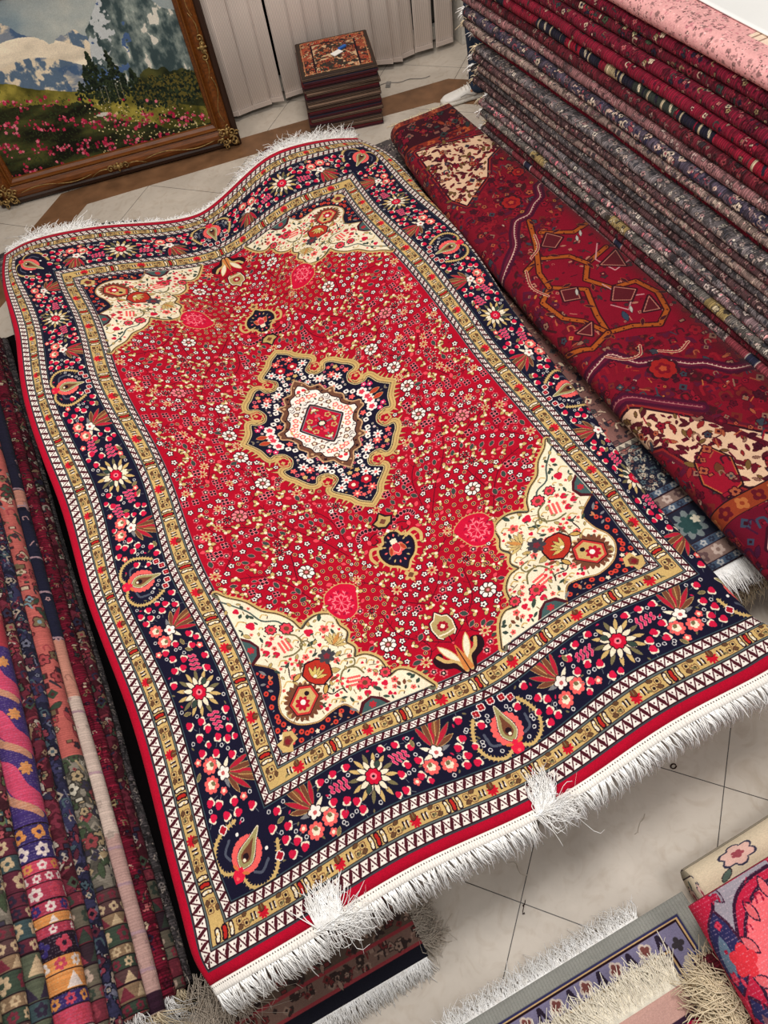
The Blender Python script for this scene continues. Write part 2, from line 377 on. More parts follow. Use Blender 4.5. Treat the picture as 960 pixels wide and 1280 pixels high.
    for sw in (0, 1):
        if sw: c.swap()
        e = (.0, .0)
        ty = .79 if not sw else .765
        c.poly([(.44, ty+.05), (.468, ty+.03), (.487, ty), (.478, ty-.035), (.44, ty-.062)], MAROON); c.poly([(.44, ty+.038), (.462, ty+.022), (.478, ty), (.468, ty-.028), (.44, ty-.05)], C(60, 84, 84)); c.flower(.456, ty-.005, .013, 6, C(170, 40, 50), .4)
        for (x, y, r) in ((.545, .838, .021), (.594, .828, .025) if not sw else (.538, .765, .025)):
            c.flower(x, y, r, 8, DARK, .2); c.flower(x, y, r*.85, 8, C(214, 60, 76), .25); c.disc(x, y, r*.35, BROWN)
        c.push(.574 if not sw else .565, .768 if not sw else .735, .3)
        for i in range(3): c.stroke([(-.022+i*.014, -.018), (-.018+i*.014, .02)], .0085, CORAL)
        c.stroke(spline([(-.035, -.03), (.0, -.042), (.04, -.03), (.045, .01), (.02, .035)], 4), .006, OLIVE); c.pop()
        for (x, y) in ((.52, .79), (.5, .76), (.53, .745)): c.flower(x, y, .012, 3, C(196, 24, 56), .2); c.leaf(x, y, .018, .008, 3.5, OLIVE)
        for (x, y, a) in ((.49, .9, 1.2), (.478, .875, .4), (.51, .895, 2.2), (.5, .86, 3), (.465, .91, .8), (.49, .94, 1.6)): c.leaf(x, y, .02, .012, a, DGREEN if y > .88 else BROWN)
        c.stroke(spline([(.53, .7), (.55, .69), (.545, .655), (.56, .64)], 4), .004, DARK)
        for i, (x, y) in enumerate(((.46, .69), (.478, .66), (.452, .63), (.47, .61), (.455, .585), (.462, .55), (.474, .52), (.462, .535), (.45, .51))):
            c.disc(x, y, .0085, C(200, 60, 46)); c.disc(x, y, .003, MAROON)
        c.leaf(.455, .71, .03, .01, -.9, GREY)
        if sw: c.pop()
    for r_, nn in ((.02, 260), (.014, 700), (.01, 1200), (.007, 1300)):
        for _ in range(nn):
            x, y = rnd.uniform(.445, .93), rnd.uniform(.445, 1.0); a = rnd.uniform(0, 6.28)
            if np.abs(c.at(x, y)-CREAM).max() < .03 and c.free(x, y, r_, CREAM, .04):
                k_ = rnd.randrange(6)
                if k_ == 0: c.stroke(spline([(x-r_, y), (x-.2*r_, y+.7*r_), (x+.8*r_, y+.2*r_), (x+.5*r_, y-.6*r_)], 4), .003, DARK); c.stroke(spline([(x-r_, y), (x-.2*r_, y+.7*r_), (x+.8*r_, y+.2*r_)], 4), .0045, GOLD)
                elif k_ == 1: c.leaf(x-r_, y, 2*r_, r_, a, C(178, 152, 96), C(70, 60, 50), .0012)
                elif k_ == 2: c.flower(x, y, r_*.9, 5, CORAL, .35, a); c.disc(x, y, r_*.3, BROWN)
                elif k_ == 3: c.leaf(x-r_*.8, y, 1.7*r_, .7*r_, a, DGREEN)
                elif k_ == 4: c.flower(x, y, r_*.8, 3, C(196, 24, 56), .3, a)
                else: c.stroke([(x-r_*.8*math.cos(a), y-r_*.8*math.sin(a)), (x+r_*.8*math.cos(a), y+r_*.8*math.sin(a))], .003, C(120, 96, 66))
            elif np.abs(c.at(x, y)-NAVY).max() < .03 and x < .75 and y < .8 and c.free(x, y, r_*.9, NAVY, .04):
                k_ = rnd.randrange(4)
                if k_ == 0: c.leaf(x-r_*.7, y, 1.5*r_, .7*r_, a, C(190, 120, 80))
                elif k_ == 1: c.flower(x, y, r_*.8, 5, CREAM, .5, a)
                elif k_ == 2: c.flower(x, y, r_*.8, 5, C(200, 60, 60), .4, a)
                else: c.leaf(x-r_*.7, y, 1.4*r_, .6*r_, a, GREY)
    for (x, y) in ((.468, .466),):
        c.push(x, y, math.pi/4-math.pi/2); c.poly([(0, .035), (.028, .02), (.018, 0), (.03, -.02), (0, -.034), (-.03, -.02), (-.018, 0), (-.028, .02)], GOLD); c.poly([(0, .02), (.016, .01), (.01, -.014), (-.01, -.014), (-.016, .01)], BROWN); c.flower(0, 0, .01, 5, C(120, 26, 36), .3); c.pop()
    c.push(.56, .562, math.pi/4-math.pi/2)            # the two rosettes on the diagonal
    c.flower(0, 0, .066, 22, BROWN, .2); hexa = [(0, .058), (.037, .036), (.037, -.03), (0, -.05), (-.037, -.03), (-.037, .036)]
    c.poly([(x*1.08, y*1.06) for x, y in hexa], DARK); c.poly(hexa, C(190, 50, 48)); c.poly([(x*.82, y*.84) for x, y in hexa], GOLD)
    c.disc(-.002, .027, .008, DARK); c.flower(0, -.008, .025, 8, C(176, 18, 42), .35); c.disc(0, -.004, .009, WHITE); c.pop()
    c.push(.632, .636, math.pi/4-math.pi/2); pl = [(0, .052), (.026, .04), (.048, .012), (.038, -.026), (.014, -.036), (-.014, -.036), (-.038, -.026), (-.048, .012), (-.026, .04)]
    c.poly([(x*1.12, y*1.1) for x, y in pl], DARK); c.poly(pl, C(172, 44, 32))
    for a in (.7, 1.2, 1.57, 1.94, 2.44): c.leaf(0, -.02, .045, .011, a, C(196, 170, 96), DARK, .001)
    c.disc(0, -.012, .006, CREAM); c.pop()
    for sg in (-1, 1):
        c.push(.595, .6, math.pi/4-math.pi/2); c.leaf(sg*.058, -.005, .035, .014, 1.57+sg*.3, C(190, 150, 80), DARK, .0025); c.leaf(sg*.052, .04, .04, .012, 1.57-sg*.6, BROWN); c.pop()
    c.push(.7, .7, math.pi/4-math.pi/2)
    c.flower(0, -.025, .03, 7, C(62, 58, 64), .35); c.flower(0, -.025, .012, 5, C(120, 40, 50), .3)
    for a in (.5, .9, 1.25, 1.57, 1.9, 2.25, 2.6): c.leaf(0, .02, .05, .013, a, C(196, 170, 110), DARK, .001)
    c.leaf(0, .02, .05, .014, 1.57, C(190, 130, 70)); c.pop()
    for sg in (-1, 1):
        c.push(.655, .655, math.pi/4-math.pi/2)
        c.stroke(spline([(sg*.06, .05), (sg*.085, .065), (sg*.1, .045), (sg*.085, .028)], 4), .005, OLIVE); c.disc(sg*.085, .048, .006, C(170, 150, 90))
        for i in range(3): c.disc(sg*(.065+.02*i), -.012-.004*i, .0055, C(214, 50, 64)); c.disc(sg*(.072+.02*i), -.03-.004*i, .0055, C(214, 50, 64))
        c.pop()
    # pendants on the long axis
    c.push(MX, .97, 0)
    for sg in (-1,):
        o = spline([(0, .06), (sg*.02, .05), (sg*.03, .026), (sg*.056, .012), (sg*.06, -.02), (sg*.045, -.055), (sg*.018, -.075), (0, -.1)], 5)
        serrated(c, o, .03, GOLD, .022, .017, bw=.008); c.stroke(o, .012, DARK); c.poly([(0, .06)]+list(map(tuple, o))+[(.03, -.1), (.03, .06)], NAVY)
        c.stroke(spline([(-.05, .02), (-.085, .03), (-.1, .0), (-.09, -.03)], 5), .012, GOLD)
        c.stroke(spline([(-.02, .062), (-.045, .085), (-.075, .07), (-.07, .045), (-.05, .05), (-.052, .062)], 5), .005, MAROON)
        for i in range(9): a = .9+i*.2; c.flower(-.025-.085*math.cos(a-.9), .045+.07*math.sin(a-.2), .0105, 4, PINK, .2); c.flower(-.025-.085*math.cos(a-.9), .045+.07*math.sin(a-.2), .008, 4, DARK, .2)
    for i in range(14): a = i*.449; c.leaf(.036*math.cos(a), -.01+.05*math.sin(a), .014, .007, a, (GOLD, CORAL, C(120, 110, 92))[i % 3])
    c.flower(0, -.012, .03, 6, CORAL, .3, 1.57); c.leaf(0, -.03, .05, .03, 1.57, C(190, 40, 60), CREAM); c.flower(0, .022, .014, 5, CREAM, .3)
    for sg in (-1, 1): c.leaf(sg*.03, -.03, .035, .014, 1.57+sg*.4, RUST, GOLD)
    c.flower(0, .073, .008, 4, WHITE, .4)
    c.poly([(-.042, .128), (-.03, .1), (0, .084), (.03, .1), (.042, .128), (.02, .14), (0, .165), (-.02, .14)], DARK); c.poly([(-.034, .126), (-.024, .106), (0, .094), (.024, .106), (.034, .126), (.014, .134), (0, .155), (-.014, .134)], C(176, 150, 90)); c.flower(0, .12, .012, 4, BROWN, .3)
    c.flower(0, -.135, .026, 5, GOLD, .5, -1.57); c.flower(0, -.135, .011, 4, BROWN, .3); c.pop()
    # centre medallion
    nvm = [(MX+.004, 1.19), (1.035, 1.222), (1.02, 1.251), (.995, 1.278), (.965, 1.312), (.98, 1.33), (1.006, 1.355), (.998, 1.388), (.976, 1.403), (.941, 1.402), (.925, 1.374), (.9, 1.385), (.872, 1.425), (.85, 1.45), (.843, 1.478), (.875, 1.487), (.892, 1.525), (.876, 1.562), (.84, 1.572), (.818, 1.564), (.803, 1.61), (.783, 1.64), (.763, MY+.004)]
    mp = spline(nvm, 4); serrated(c, mp, .054, C(90, 40, 30), .026, .026, side=1, bw=.012); serrated(c, mp, .05, GOLD, .026, .024, side=1, bw=.0095)
    c.stroke(mp, .034, C(150, 110, 70)); c.stroke(mp, .03, GOLD); c.stroke(mp, .009, DARK)
    for hx, hy in ((.955, 1.362), (.845, 1.525)):
        c.flower(hx+.014, hy, .03, 5, RED, .2); c.stroke(spline([(hx-.02, hy), (hx, hy+.022), (hx+.03, hy+.015), (hx+.032, hy-.015), (hx+.01, hy-.016)], 4), .007, GOLD); c.flower(hx, hy-.01, .008, 4, GOLD, .5)
    c.poly(list(map(tuple, mp))+[(MX+.04, MY+.04), (MX+.04, 1.19)], NAVY); c.stroke(mp, .004, C(200, 180, 130))
    for hx, hy in ((.968, 1.362), (.858, 1.525)):
        c.flower(hx, hy, .027, 5, GOLD, .2); c.flower(hx, hy, .02, 5, RED, .25); c.flower(hx-.004, hy-.004, .009, 4, GOLD, .5)
    for x, y, k in ((.873, 1.613, 'p'), (.865, 1.648, 'p'), (.9, 1.585, 'w'), (.921, 1.568, 'w'), (.932, 1.53, 'w'), (.951, 1.488, 'w'), (.97, 1.44, 's'), (1.03, 1.335, 's'), (1.044, 1.3, 'r'), (.93, 1.447, 'c'), (.985, 1.43, 's'), (.95, 1.51, 's'), (.915, 1.473, 's'), (.83, 1.643, 'b'), (1.0, 1.4, 'w'), (1.03, 1.39, 'w'), (1.0, 1.31, 's'), (.83, 1.6, 'm'), (.85, 1.585, 'm'), (1.055, 1.36, 'g'), (.9, 1.42, 'g'), (1.04, 1.255, 'c')):
        if k == 'p': petals(c, x, y, .014, 6, .009, WHITE); c.flower(x, y, .013, 5, C(210, 60, 80), .3)
        elif k == 'w': c.flower(x, y, .012, 4, WHITE, .15, .78); c.disc(x, y, .004, DARK)
        elif k == 's': c.flower(x, y, .021, 7, WHITE, .7, x*9); c.disc(x, y, .006, CORAL)
        elif k == 'r': c.flower(x, y, .022, 6, C(170, 18, 40), .2); c.disc(x, y, .008, CREAM)
        elif k == 'c': c.flower(x, y, .019, 7, CORAL, .6, x*5); c.disc(x, y, .005, CREAM)
        elif k == 'm': c.flower(x, y, .012, 5, MAG, .3); c.disc(x, y, .004, WHITE)
        elif k == 'g': c.flower(x, y, .011, 5, GOLD, .4)
        else: c.leaf(x-.022, y, .045, .02, 0, RUST, GOLD)
    for r_, nn in ((.017, 300), (.012, 600), (.008, 600)):
        for _ in range(nn):
            x, y = rnd.uniform(.77, MX), rnd.uniform(1.2, MY); a = rnd.uniform(0, 6.28)
            if c.free(x, y, r_, NAVY, .04):
                k_ = rnd.randrange(6)
                if k_ == 0: c.flower(x, y, r_*.9, 7, WHITE, .7, a); c.disc(x, y, r_*.28, CORAL)
                elif k_ == 1: c.flower(x, y, r_*.8, 6, C(206, 90, 110), .4, a); c.disc(x, y, r_*.3, NAVY)
                elif k_ == 2: c.leaf(x-r_*.8, y, r_*1.6, r_*.7, a, C(120, 110, 92))
                elif k_ == 3: c.leaf(x-r_*.8, y, r_*1.5, r_*.7, a, C(180, 130, 70))
                elif k_ == 4: c.flower(x, y, r_*.8, 5, CORAL, .5, a)
                else: c.disc(x, y, r_*.4, CREAM); c.disc(x, y, r_*.2, NAVY)
    pm = np.asarray(mp)
    for i in range(2, len(pm)-1, 2):
        dd = pm[i+1]-pm[i]; L_ = np.hypot(*dd)+1e-6; nn_ = np.array([dd[1], -dd[0]])/L_
        for sg in (1, -1):
            q_ = pm[i]+nn_*.016*sg
            if np.abs(c.at(*q_)-GOLD).max() < .06: c.leaf(q_[0]-.006*dd[0]/L_, q_[1]-.006*dd[1]/L_, .014, .005, math.atan2(dd[1], dd[0])+.5*sg, C(104, 84, 56))
    br = spline([(.905, MY+.003), (.898, 1.645), (.925, 1.632), (.945, 1.6), (.94, 1.57), (.962, 1.54), (.955, 1.51), (.985, 1.505), (.995, 1.465), (1.03, 1.455), (1.045, 1.42), (MX+.003, 1.385)], 4)
    full = lambda q: list(map(tuple, q))+[(MX+.04, q[-1][1]), (MX+.04, MY+.04), (q[0][0], MY+.04)]
    c.stroke(br, .012, C(190, 150, 110)); c.poly(full(br), C(104, 66, 50)); 
    wh = spline([(.925, MY+.003), (.922, 1.65), (.942, 1.638), (.963, 1.605), (.96, 1.578), (.98, 1.55), (.985, 1.525), (1.005, 1.515), (1.012, 1.485), (1.04, 1.468), (1.052, 1.44), (MX+.003, 1.42)], 4)
    c.stroke(wh, .008, DARK); c.poly(full(wh), WHITE)
    for x, y in ((.955, 1.642), (.985, 1.6), (1.02, 1.54), (1.05, 1.47), (1.0, 1.57), (1.035, 1.505), (.975, 1.625), (1.055, 1.5)):
        c.flower(x, y, .0125, 5, CORAL if int(x*1000) % 2 else BROWN, .3); c.flower(x, y, .007, 4, CREAM, .2)
    c.disc(1.06, 1.455, .008, C(210, 50, 60)); c.disc(.945, 1.655, .005, GOLD)
    for r_, nn in ((.012, 300), (.008, 500)):
        for _ in range(nn):
            x, y = rnd.uniform(.92, MX), rnd.uniform(1.42, MY); a = rnd.uniform(0, 6.28)
            if c.free(x, y, r_, WHITE, .04):
                if rnd.random() < .5: c.stroke(spline([(x-r_*.8, y), (x-.2*r_, y+.7*r_), (x+.7*r_, y+.2*r_)], 4), .0028, DARK)
                else: c.leaf(x-r_*.7, y, 1.4*r_, .6*r_, a, rnd.choice([GOLD, BROWN, CORAL, DGREEN]))
            elif c.free(x, y, r_*.7, C(104, 66, 50), .04): c.flower(x, y, r_*.6, 4, rnd.choice([C(190, 150, 110), DARK]), .3, a)
    rs = [(.985, MY+.003), (1.005, 1.635), (1.022, 1.612), (1.038, 1.59), (1.055, 1.568), (MX+.003, 1.55)]
    c.stroke(rs, .02, DARK); c.stroke(rs, .008, GREY); c.poly(rs+[(MX+.04, 1.55), (MX+.04, MY+.04), (.985, MY+.04)], C(178, 14, 46))
    c.stroke([(MX, 1.56), (MX, MY)], .006, GREY); c.stroke([(1.0, MY), (MX, MY)], .006, GREY); c.flower(MX, MY, .02, 8, DARK, .3); c.flower(MX, MY, .013, 8, CREAM, .3)
    c.flower(1.032, 1.628, .014, 5, GOLD, .3); c.flower(1.032, 1.628, .008, 4, C(170, 40, 50), .3)
    # small palm and tulip base on the long axis
    c.push(MX, .61); o = [(0, .05), (-.014, .03), (-.03, .024), (-.036, 0), (-.03, -.035), (-.02, -.045), (.03, -.045), (.03, .05)]
    c.stroke(o[:6], .012, DARK); c.poly(o, C(168, 146, 96)); c.stroke(o[:6], .004, CREAM); c.flower(0, -.004, .019, 8, C(150, 20, 36), .2); c.flower(0, -.004, .008, 4, CREAM, .3); c.stroke([(-.025, -.03), (.02, -.036)], .005, CREAM); c.stroke([(0, -.045), (0, -.075)], .004, DARK); c.pop()
    c.push(MX, .436)
    for sg in (-1, 1):
        c.stroke(spline([(sg*.012, 0), (sg*.03, .03), (sg*.065, .045), (sg*.075, .07), (sg*.06, .08)], 4), .022, DARK); c.stroke(spline([(sg*.008, 0), (sg*.022, .04), (sg*.05, .055), (sg*.066, .08)], 4), .012, GOLD)
        c.leaf(sg*.012, .035, .085, .02, 1.57-sg*.45, CREAM, GOLD, .003)
    c.poly([(-.016, 0), (-.011, .05), (0, .1), (.011, .05), (.016, 0)], C(196, 120, 62)); c.stroke([(0, 0), (0, .08)], .002, DARK); c.pop()
    # pink oval with coral branches
    px0, py0 = .8, .86
    ov = spline([(px0+.045, py0+.062), (px0+.01, py0+.072), (px0-.04, py0+.05), (px0-.055, py0), (px0-.035, py0-.05), (px0, py0-.07), (px0+.04, py0-.05), (px0+.06, py0), (px0+.07, py0+.04)], 4, True)
    serrated(c, ov, .006, GOLD, .013, .008, True); c.poly(ov, C(196, 14, 52))
    for a in np.linspace(0, 6.28, 9)[:-1]:
        e = (px0+.043*math.cos(a), py0+.05*math.sin(a)); c.stroke([(px0, py0-.0), e], .0022, PINK)
        for t_ in (.5, .8): c.leaf(px0+(e[0]-px0)*t_, py0+(e[1]-py0)*t_, .016, .006, a+.9, PINK, None); c.leaf(px0+(e[0]-px0)*t_, py0+(e[1]-py0)*t_, .016, .006, a-.9, C(150, 10, 50) if t_ > .6 else PINK, None)
    # branches
    for st, pts in enumerate([[(MX, .7), (1.0, .76), (.97, .84), (.9, .9)], [(MX, .54), (.98, .6), (.93, .66), (.91, .76)], [(.72, .9), (.66, 1.0), (.6, 1.05), (.5, 1.07)], [(.7, 1.0), (.72, 1.15), (.66, 1.25), (.55, 1.3)],
                              [(.6, 1.35), (.7, 1.4), (.72, 1.5), (.66, 1.6)], [(.48, 1.5), (.56, 1.52), (.6, 1.6)], [(.9, 1.02), (.84, 1.12), (.76, 1.22), (.7, 1.35)], [(.92, 1.05), (.9, 1.2), (.82, 1.3)], [(.5, 1.12), (.55, 1.2), (.5, 1.32)], [(.95, .5), (1.0, .55), (.98, .62)]]):
        s_ = spline(pts, 8); c.stroke(s_, .0028, C(70, 8, 26))
        for i in range(3, len(s_)-1, 4):
            dd = s_[i+1]-s_[i]; a = math.atan2(dd[1], dd[0])
            for sg in (-1, 1): c.stroke([s_[i], s_[i]+.02*np.array([math.cos(a+sg*.9), math.sin(a+sg*.9)])], .0018, C(80, 8, 26))
    # big blossoms
    for x, y in ((.748, 1.45), (.72, 1.6), (.885, .635), (.62, 1.33), (.74, 1.02)):
        if c.free(x, y, .01, RED, .2): petals(c, x, y, .019, 8, .0085, WHITE if x != .62 else PINK, DARK, .2); c.disc(x, y, .012, BROWN); c.disc(x, y, .005, PINK)
    # rows of little blooms around the ovals and fans
    def place(x, y, r, kind, rot=None):
        if x > MX+.012 or y > MY+.012 or x < .452 or y < .452: return
        if c.free(x, y, r*.95, RED, .12): tiny_flower(c, x, y, r, kind, rot if rot is not None else rnd.uniform(0, 6.28))
    for R in (.1, .13, .16, .19):
        n = int(2*math.pi*R/.031)
        for i in range(n): a = 2*math.pi*i/n+R*7; place(px0+R*math.cos(a)*.95, py0+R*1.1*math.sin(a), .0088, 'ring' if R < .17 else 'gold', a)
    for R, kd in ((.235, 'white'), (.27, 'white'), (.31, 'gold'), (.35, 'teal'), (.385, 'white'), (.42, 'pink')):
        n = int(2*math.pi*R/.036)
        for i in range(n): a = 2*math.pi*i/n+R*3; place(px0+R*math.cos(a), py0+R*math.sin(a), .0115, kd, a+.4)
    for R, kd in ((.1, 'coral'), (.135, 'white'), (.17, 'gold')):
        n = int(2*math.pi*R/.036)
        for i in range(n): a = 2*math.pi*i/n; place(MX-R*math.cos(a), .63+R*1.3*math.sin(a), .0115, kd, a+1.5)
    for (cx_, cy_), rr in (((.48, 1.62), (.1, .14, .18, .22, .26)), ((.66, 1.2), (.05, .09, .13))):
        for j, R in enumerate(rr):
            n = int(2*math.pi*R/.037)
            for i in range(n): a = 2*math.pi*i/n+R; place(cx_+R*math.cos(a), cy_+R*math.sin(a), .0115, ('star', 'gold', 'dark', 'white', 'pink')[j % 5], a)
    kinds = ['white']*3+['gold']*6+['pink']*2+['dark']*2+['teal']*2+['coral']*2+['star']*2
    for r, nn in ((.013, 2600), (.0105, 3200), (.0078, 1800)):
        for _ in range(nn):
            x, y = rnd.uniform(.455, MX+.01), rnd.uniform(.455, MY+.01)
            if np.abs(c.at(x, y)-RED).max() > .05: continue
            place(x, y, r, rnd.choice(kinds) if r > .009 else rnd.choice(['white', 'ring', 'gold', 'coral', 'teal']))
    nx, ny = int(round(MX*c.res)), int(round(MY*c.res)); q = c.a[:ny, :nx]
    full_ = np.concatenate([q, q[:, ::-1]], 1); full_ = np.concatenate([full_, full_[::-1]], 0)
    return full_
# ------------------------------------------------------------------ other rug designs
def scatter(c, seed, cols, bgs, n, r0, r1, x0=0, x1=None, y0=0, y1=None, edge=None, style='mix'):
    r = random.Random(seed); x1 = x1 or c.w; y1 = y1 or c.h
    for _ in range(n):
        x, y = r.uniform(x0, x1), r.uniform(y0, y1); s = r.uniform(r0, r1); a = r.uniform(0, 6.28); col = cols[r.randrange(len(cols))]; k_ = r.randrange(7)
        e = edge if edge is not None else bgs
        if k_ == 0: c.flower(x, y, s*1.25, 5, e, .3, a); c.flower(x, y, s, 5, col, .35, a); c.disc(x, y, s*.3, e)
        elif k_ == 1: c.flower(x, y, s*1.2, 4, e, .3, a); c.flower(x, y, s, 4, col, .4, a); c.disc(x, y, s*.35, cols[r.randrange(len(cols))])
        elif k_ == 2: c.leaf(x-s, y, s*2.2, s*.9, a, col, e, .0015)
        elif k_ == 3: p = spline([(x-s, y-.4*s), (x-.5*s, y+.8*s), (x+.6*s, y+.6*s), (x+.5*s, y-.5*s)], 4); c.stroke(p, s*.4, col)
        elif k_ == 4: q = np.array([(-1, -.6), (-1, .6), (1, .6), (1, -.6)])*s*.8+[x, y]; c.poly(q*1.0, e); c.poly((q-[x, y])*.7+[x, y], col)
        elif k_ == 5: c.poly([(x-s, y), (x, y-s), (x+s, y), (x, y+s)], col); c.poly([(x-s*.4, y), (x, y-s*.4), (x+s*.4, y), (x, y+s*.4)], e)
        else: c.stroke([(x-s*math.cos(a), y-s*math.sin(a)), (x+s*math.cos(a), y+s*math.sin(a))], s*.35, col)
def strip_band(c, y0, y1, bg, cols, seed, dent=None):
    c.poly([(0, y0), (c.w, y0), (c.w, y1), (0, y1)], bg); m = (y0+y1)/2; h = y1-y0; n = int(c.w/(h*1.1))+1; r = random.Random(seed)
    for i in range(n):
        x = (i+.5)*h*1.1; col = cols[i % len(cols)]
        if dent: c.poly([(x-h*.5, y0+h*.1), (x, y1-h*.1), (x+h*.5, y0+h*.1)], col)
        else: c.flower(x, m, h*.42, r.choice([4, 5, 6]), col, .35, .4); c.disc(x, m, h*.13, bg)
    c.stroke([(0, y0), (c.w, y0)], .003, DARK); c.stroke([(0, y1), (c.w, y1)], .003, DARK)
def sheet(name, bg, cols, seed, w=.26, l=3.4, res=340, n=900, r0=.005, r1=.013, extra=None, rows=1., **kw):
    c = Cv(w, l, res, bg); scatter(c, seed+500, [bg*.7, bg*.85, bg*1.12, bg*.6], bg*.6, int(n*.9), r1*.8, r1*1.6, edge=bg*.7); scatter(c, seed, cols, bg*.45, int(n*1.9), r0, r1, edge=bg*.42)
    if extra: extra(c)
    g = np.random.default_rng(seed); y = 0
    while y < c.ny:                                   # rows of knots opening over the fold
        k_ = int(res*g.uniform(.006, .012)); c.a[y:y+1] *= 1-.45*rows; c.a[y+1:y+2] *= 1-.22*rows; c.a[y:y+k_] *= 1+rows*g.uniform(-.1, .1); y += k_
    return textile(name, to_image(name, c.a), **kw)
DUL = [C(150, 130, 120), C(96, 84, 84), C(186, 160, 150), C(60, 58, 66), C(170, 120, 120), C(200, 186, 170)]
MATS = {}
def make_textures():
    M = MATS
    M['hero'] = textile('red_medallion_wool', to_image('red_medallion_design', hero_rug(), mott=.09), bump=.4, scale=500, ext='EXTEND', val=.98)
    # ---- heriz style folded rug: x 0..0.66 (0.12 = the fold line), y 0..3.3 (y=0 near end, world y 0.2)
    c = Cv(.72, 3.25, 480, C(132, 16, 38)); o = lambda x, y: (x-1.93+.15, y-.1); S = lambda L_: [o(*q) for q in L_]
    scatter(c, 3, [C(110, 14, 34), C(92, 22, 50), C(150, 24, 40), C(70, 22, 30), C(120, 40, 36)], C(90, 12, 30), 1500, .012, .03, edge=C(105, 14, 34))
    scatter(c, 4, [C(170, 60, 40), C(60, 62, 60), C(196, 120, 60), C(110, 90, 60), C(200, 160, 140)], C(50, 12, 24), 260, .006, .014, edge=C(56, 12, 26))
    for y0, y1, b in ((2.94, 3.0, C(150, 50, 34)), (3.0, 3.1, C(84, 20, 36)), (3.1, 3.16, C(140, 44, 34))):
        pass
    def bandh(y0, y1, bg, cols, sd): c.push(0, y0-.1); strip_band(c, 0, y1-y0, bg, cols, sd); c.pop()
    bandh(2.86, 2.92, C(140, 46, 34), [C(90, 20, 30), C(190, 90, 50), C(60, 30, 40)], 1)
    c.poly(S([(1.7, 2.92), (2.6, 2.92), (2.6, 3.12), (1.7, 3.12)]), C(62, 16, 30)); scatter(c, 9, [C(128, 20, 44), C(150, 60, 40), C(50, 60, 60), C(140, 90, 80)], C(40, 10, 20), 130, .01, .026, y0=2.82, y1=3.02)
    bandh(3.12, 3.17, C(146, 50, 36), [C(96, 24, 30), C(196, 100, 60)], 2)
    cf = [(1.98, 2.86), (2.12, 2.85), (2.3, 2.80), (2.44, 2.76), (2.36, 2.66), (2.26, 2.6), (2.2, 2.48), (2.12, 2.42), (2.02, 2.34), (1.98, 2.42)]
    c.stroke(S(cf), .05, C(84, 20, 40), True); c.stroke(S(cf), .03, C(160, 44, 40), True); c.stroke(S(cf), .018, C(50, 16, 30), True); c.poly(S(cf), C(240, 200, 165))
    cn = [(1.86, .98), (1.95, .97), (2.07, .85), (2.27, .63), (2.45, .55), (2.45, .4), (2.2, .44), (2.07, .5), (1.99, .62), (1.95, .78), (1.84, .85)]
    c.stroke(S(cn), .06, C(100, 24, 44), True); c.stroke(S(cn), .036, C(150, 40, 40), True); c.stroke(S(cn), .02, C(50, 16, 30), True); c.poly(S(cn), C(240, 200, 165))
    for a0, a1, b0, b1, sd in ((1.95, 2.42, 2.38, 2.85, 5), (1.86, 2.45, .42, .97, 6)):
        r = random.Random(sd)
        for _ in range(420):
            x, y = o(r.uniform(a0, a1), r.uniform(b0, b1)); s = r.uniform(.008, .026); a = r.uniform(0, 6.28)
            if np.abs(c.at(x, y)-C(240, 200, 165)).max() < .05:
                c.leaf(x-s*.7, y, s*1.7, s*.7, a, r.choice([C(110, 20, 40), C(84, 24, 34), C(150, 40, 40), C(120, 90, 50)]), C(60, 16, 26), .0016)
    c.stroke(S([(2.12, .84), (2.2, .68), (2.24, .6)]), .02, C(90, 20, 36))
    for poly_ in ([(1.99, .66), (2.06, .7), (2.1, .62), (2.06, .52), (1.99, .5), (1.96, .58)],):
        c.stroke(S(poly_), .016, C(40, 16, 24), True); c.poly(S(poly_), C(160, 20, 44)); c.stroke(S(poly_), .004, C(190, 110, 60), True); c.leaf(*o(2.03, .58), .05, .03, 1.2, C(110, 60, 40), C(60, 16, 30))
    WL = [(2.42, 2.29), (2.36, 2.27), (2.33, 2.2), (2.28, 2.17), (2.22, 2.12), (2.15, 2.11), (2.1, 2.04), (2.06, 1.96), (1.95, 1.86), (1.86, 1.85)]
    scatter(c, 16, [C(150, 22, 44), C(98, 14, 36), C(70, 20, 36), C(176, 90, 60), C(150, 110, 90), C(60, 66, 76)], C(56, 10, 26), 900, .008, .019, y0=.3, y1=2.8, edge=C(64, 10, 28))
    def wavy(P_, col=C(226, 190, 170)):
        c.stroke(S(P_), .05, C(74, 16, 44)); c.stroke(S(P_), .024, C(104, 24, 52)); q = np.asarray(P_, float); serrated(c, spline(S(P_), 6), .004, col, .016, .006, side=1)
    wavy(WL); W2 = [(1.86, 1.2), (1.96, 1.2), (2.04, 1.22), (2.1, 1.13), (2.18, 1.1), (2.25, 1.03), (2.3, 1.0), (2.36, .93), (2.45, .9)]; wavy(W2)
    wavy([(1.86, 1.03), (1.96, 1.02), (2.06, .93), (2.16, .84)], C(180, 110, 110))
    c.poly(S([(2.08, 1.8), (2.42, 2.1), (2.45, 1.3), (2.3, 1.2), (2.1, 1.28), (2.02, 1.5)]), C(140, 14, 40)); scatter(c, 12, [C(84, 16, 34), C(60, 50, 50), C(190, 120, 100), C(110, 16, 40)], C(84, 12, 30), 160, .006, .016, x0=.22, x1=.68, y0=1.2, y1=1.85, edge=C(96, 12, 34))
    OR = C(176, 86, 32)
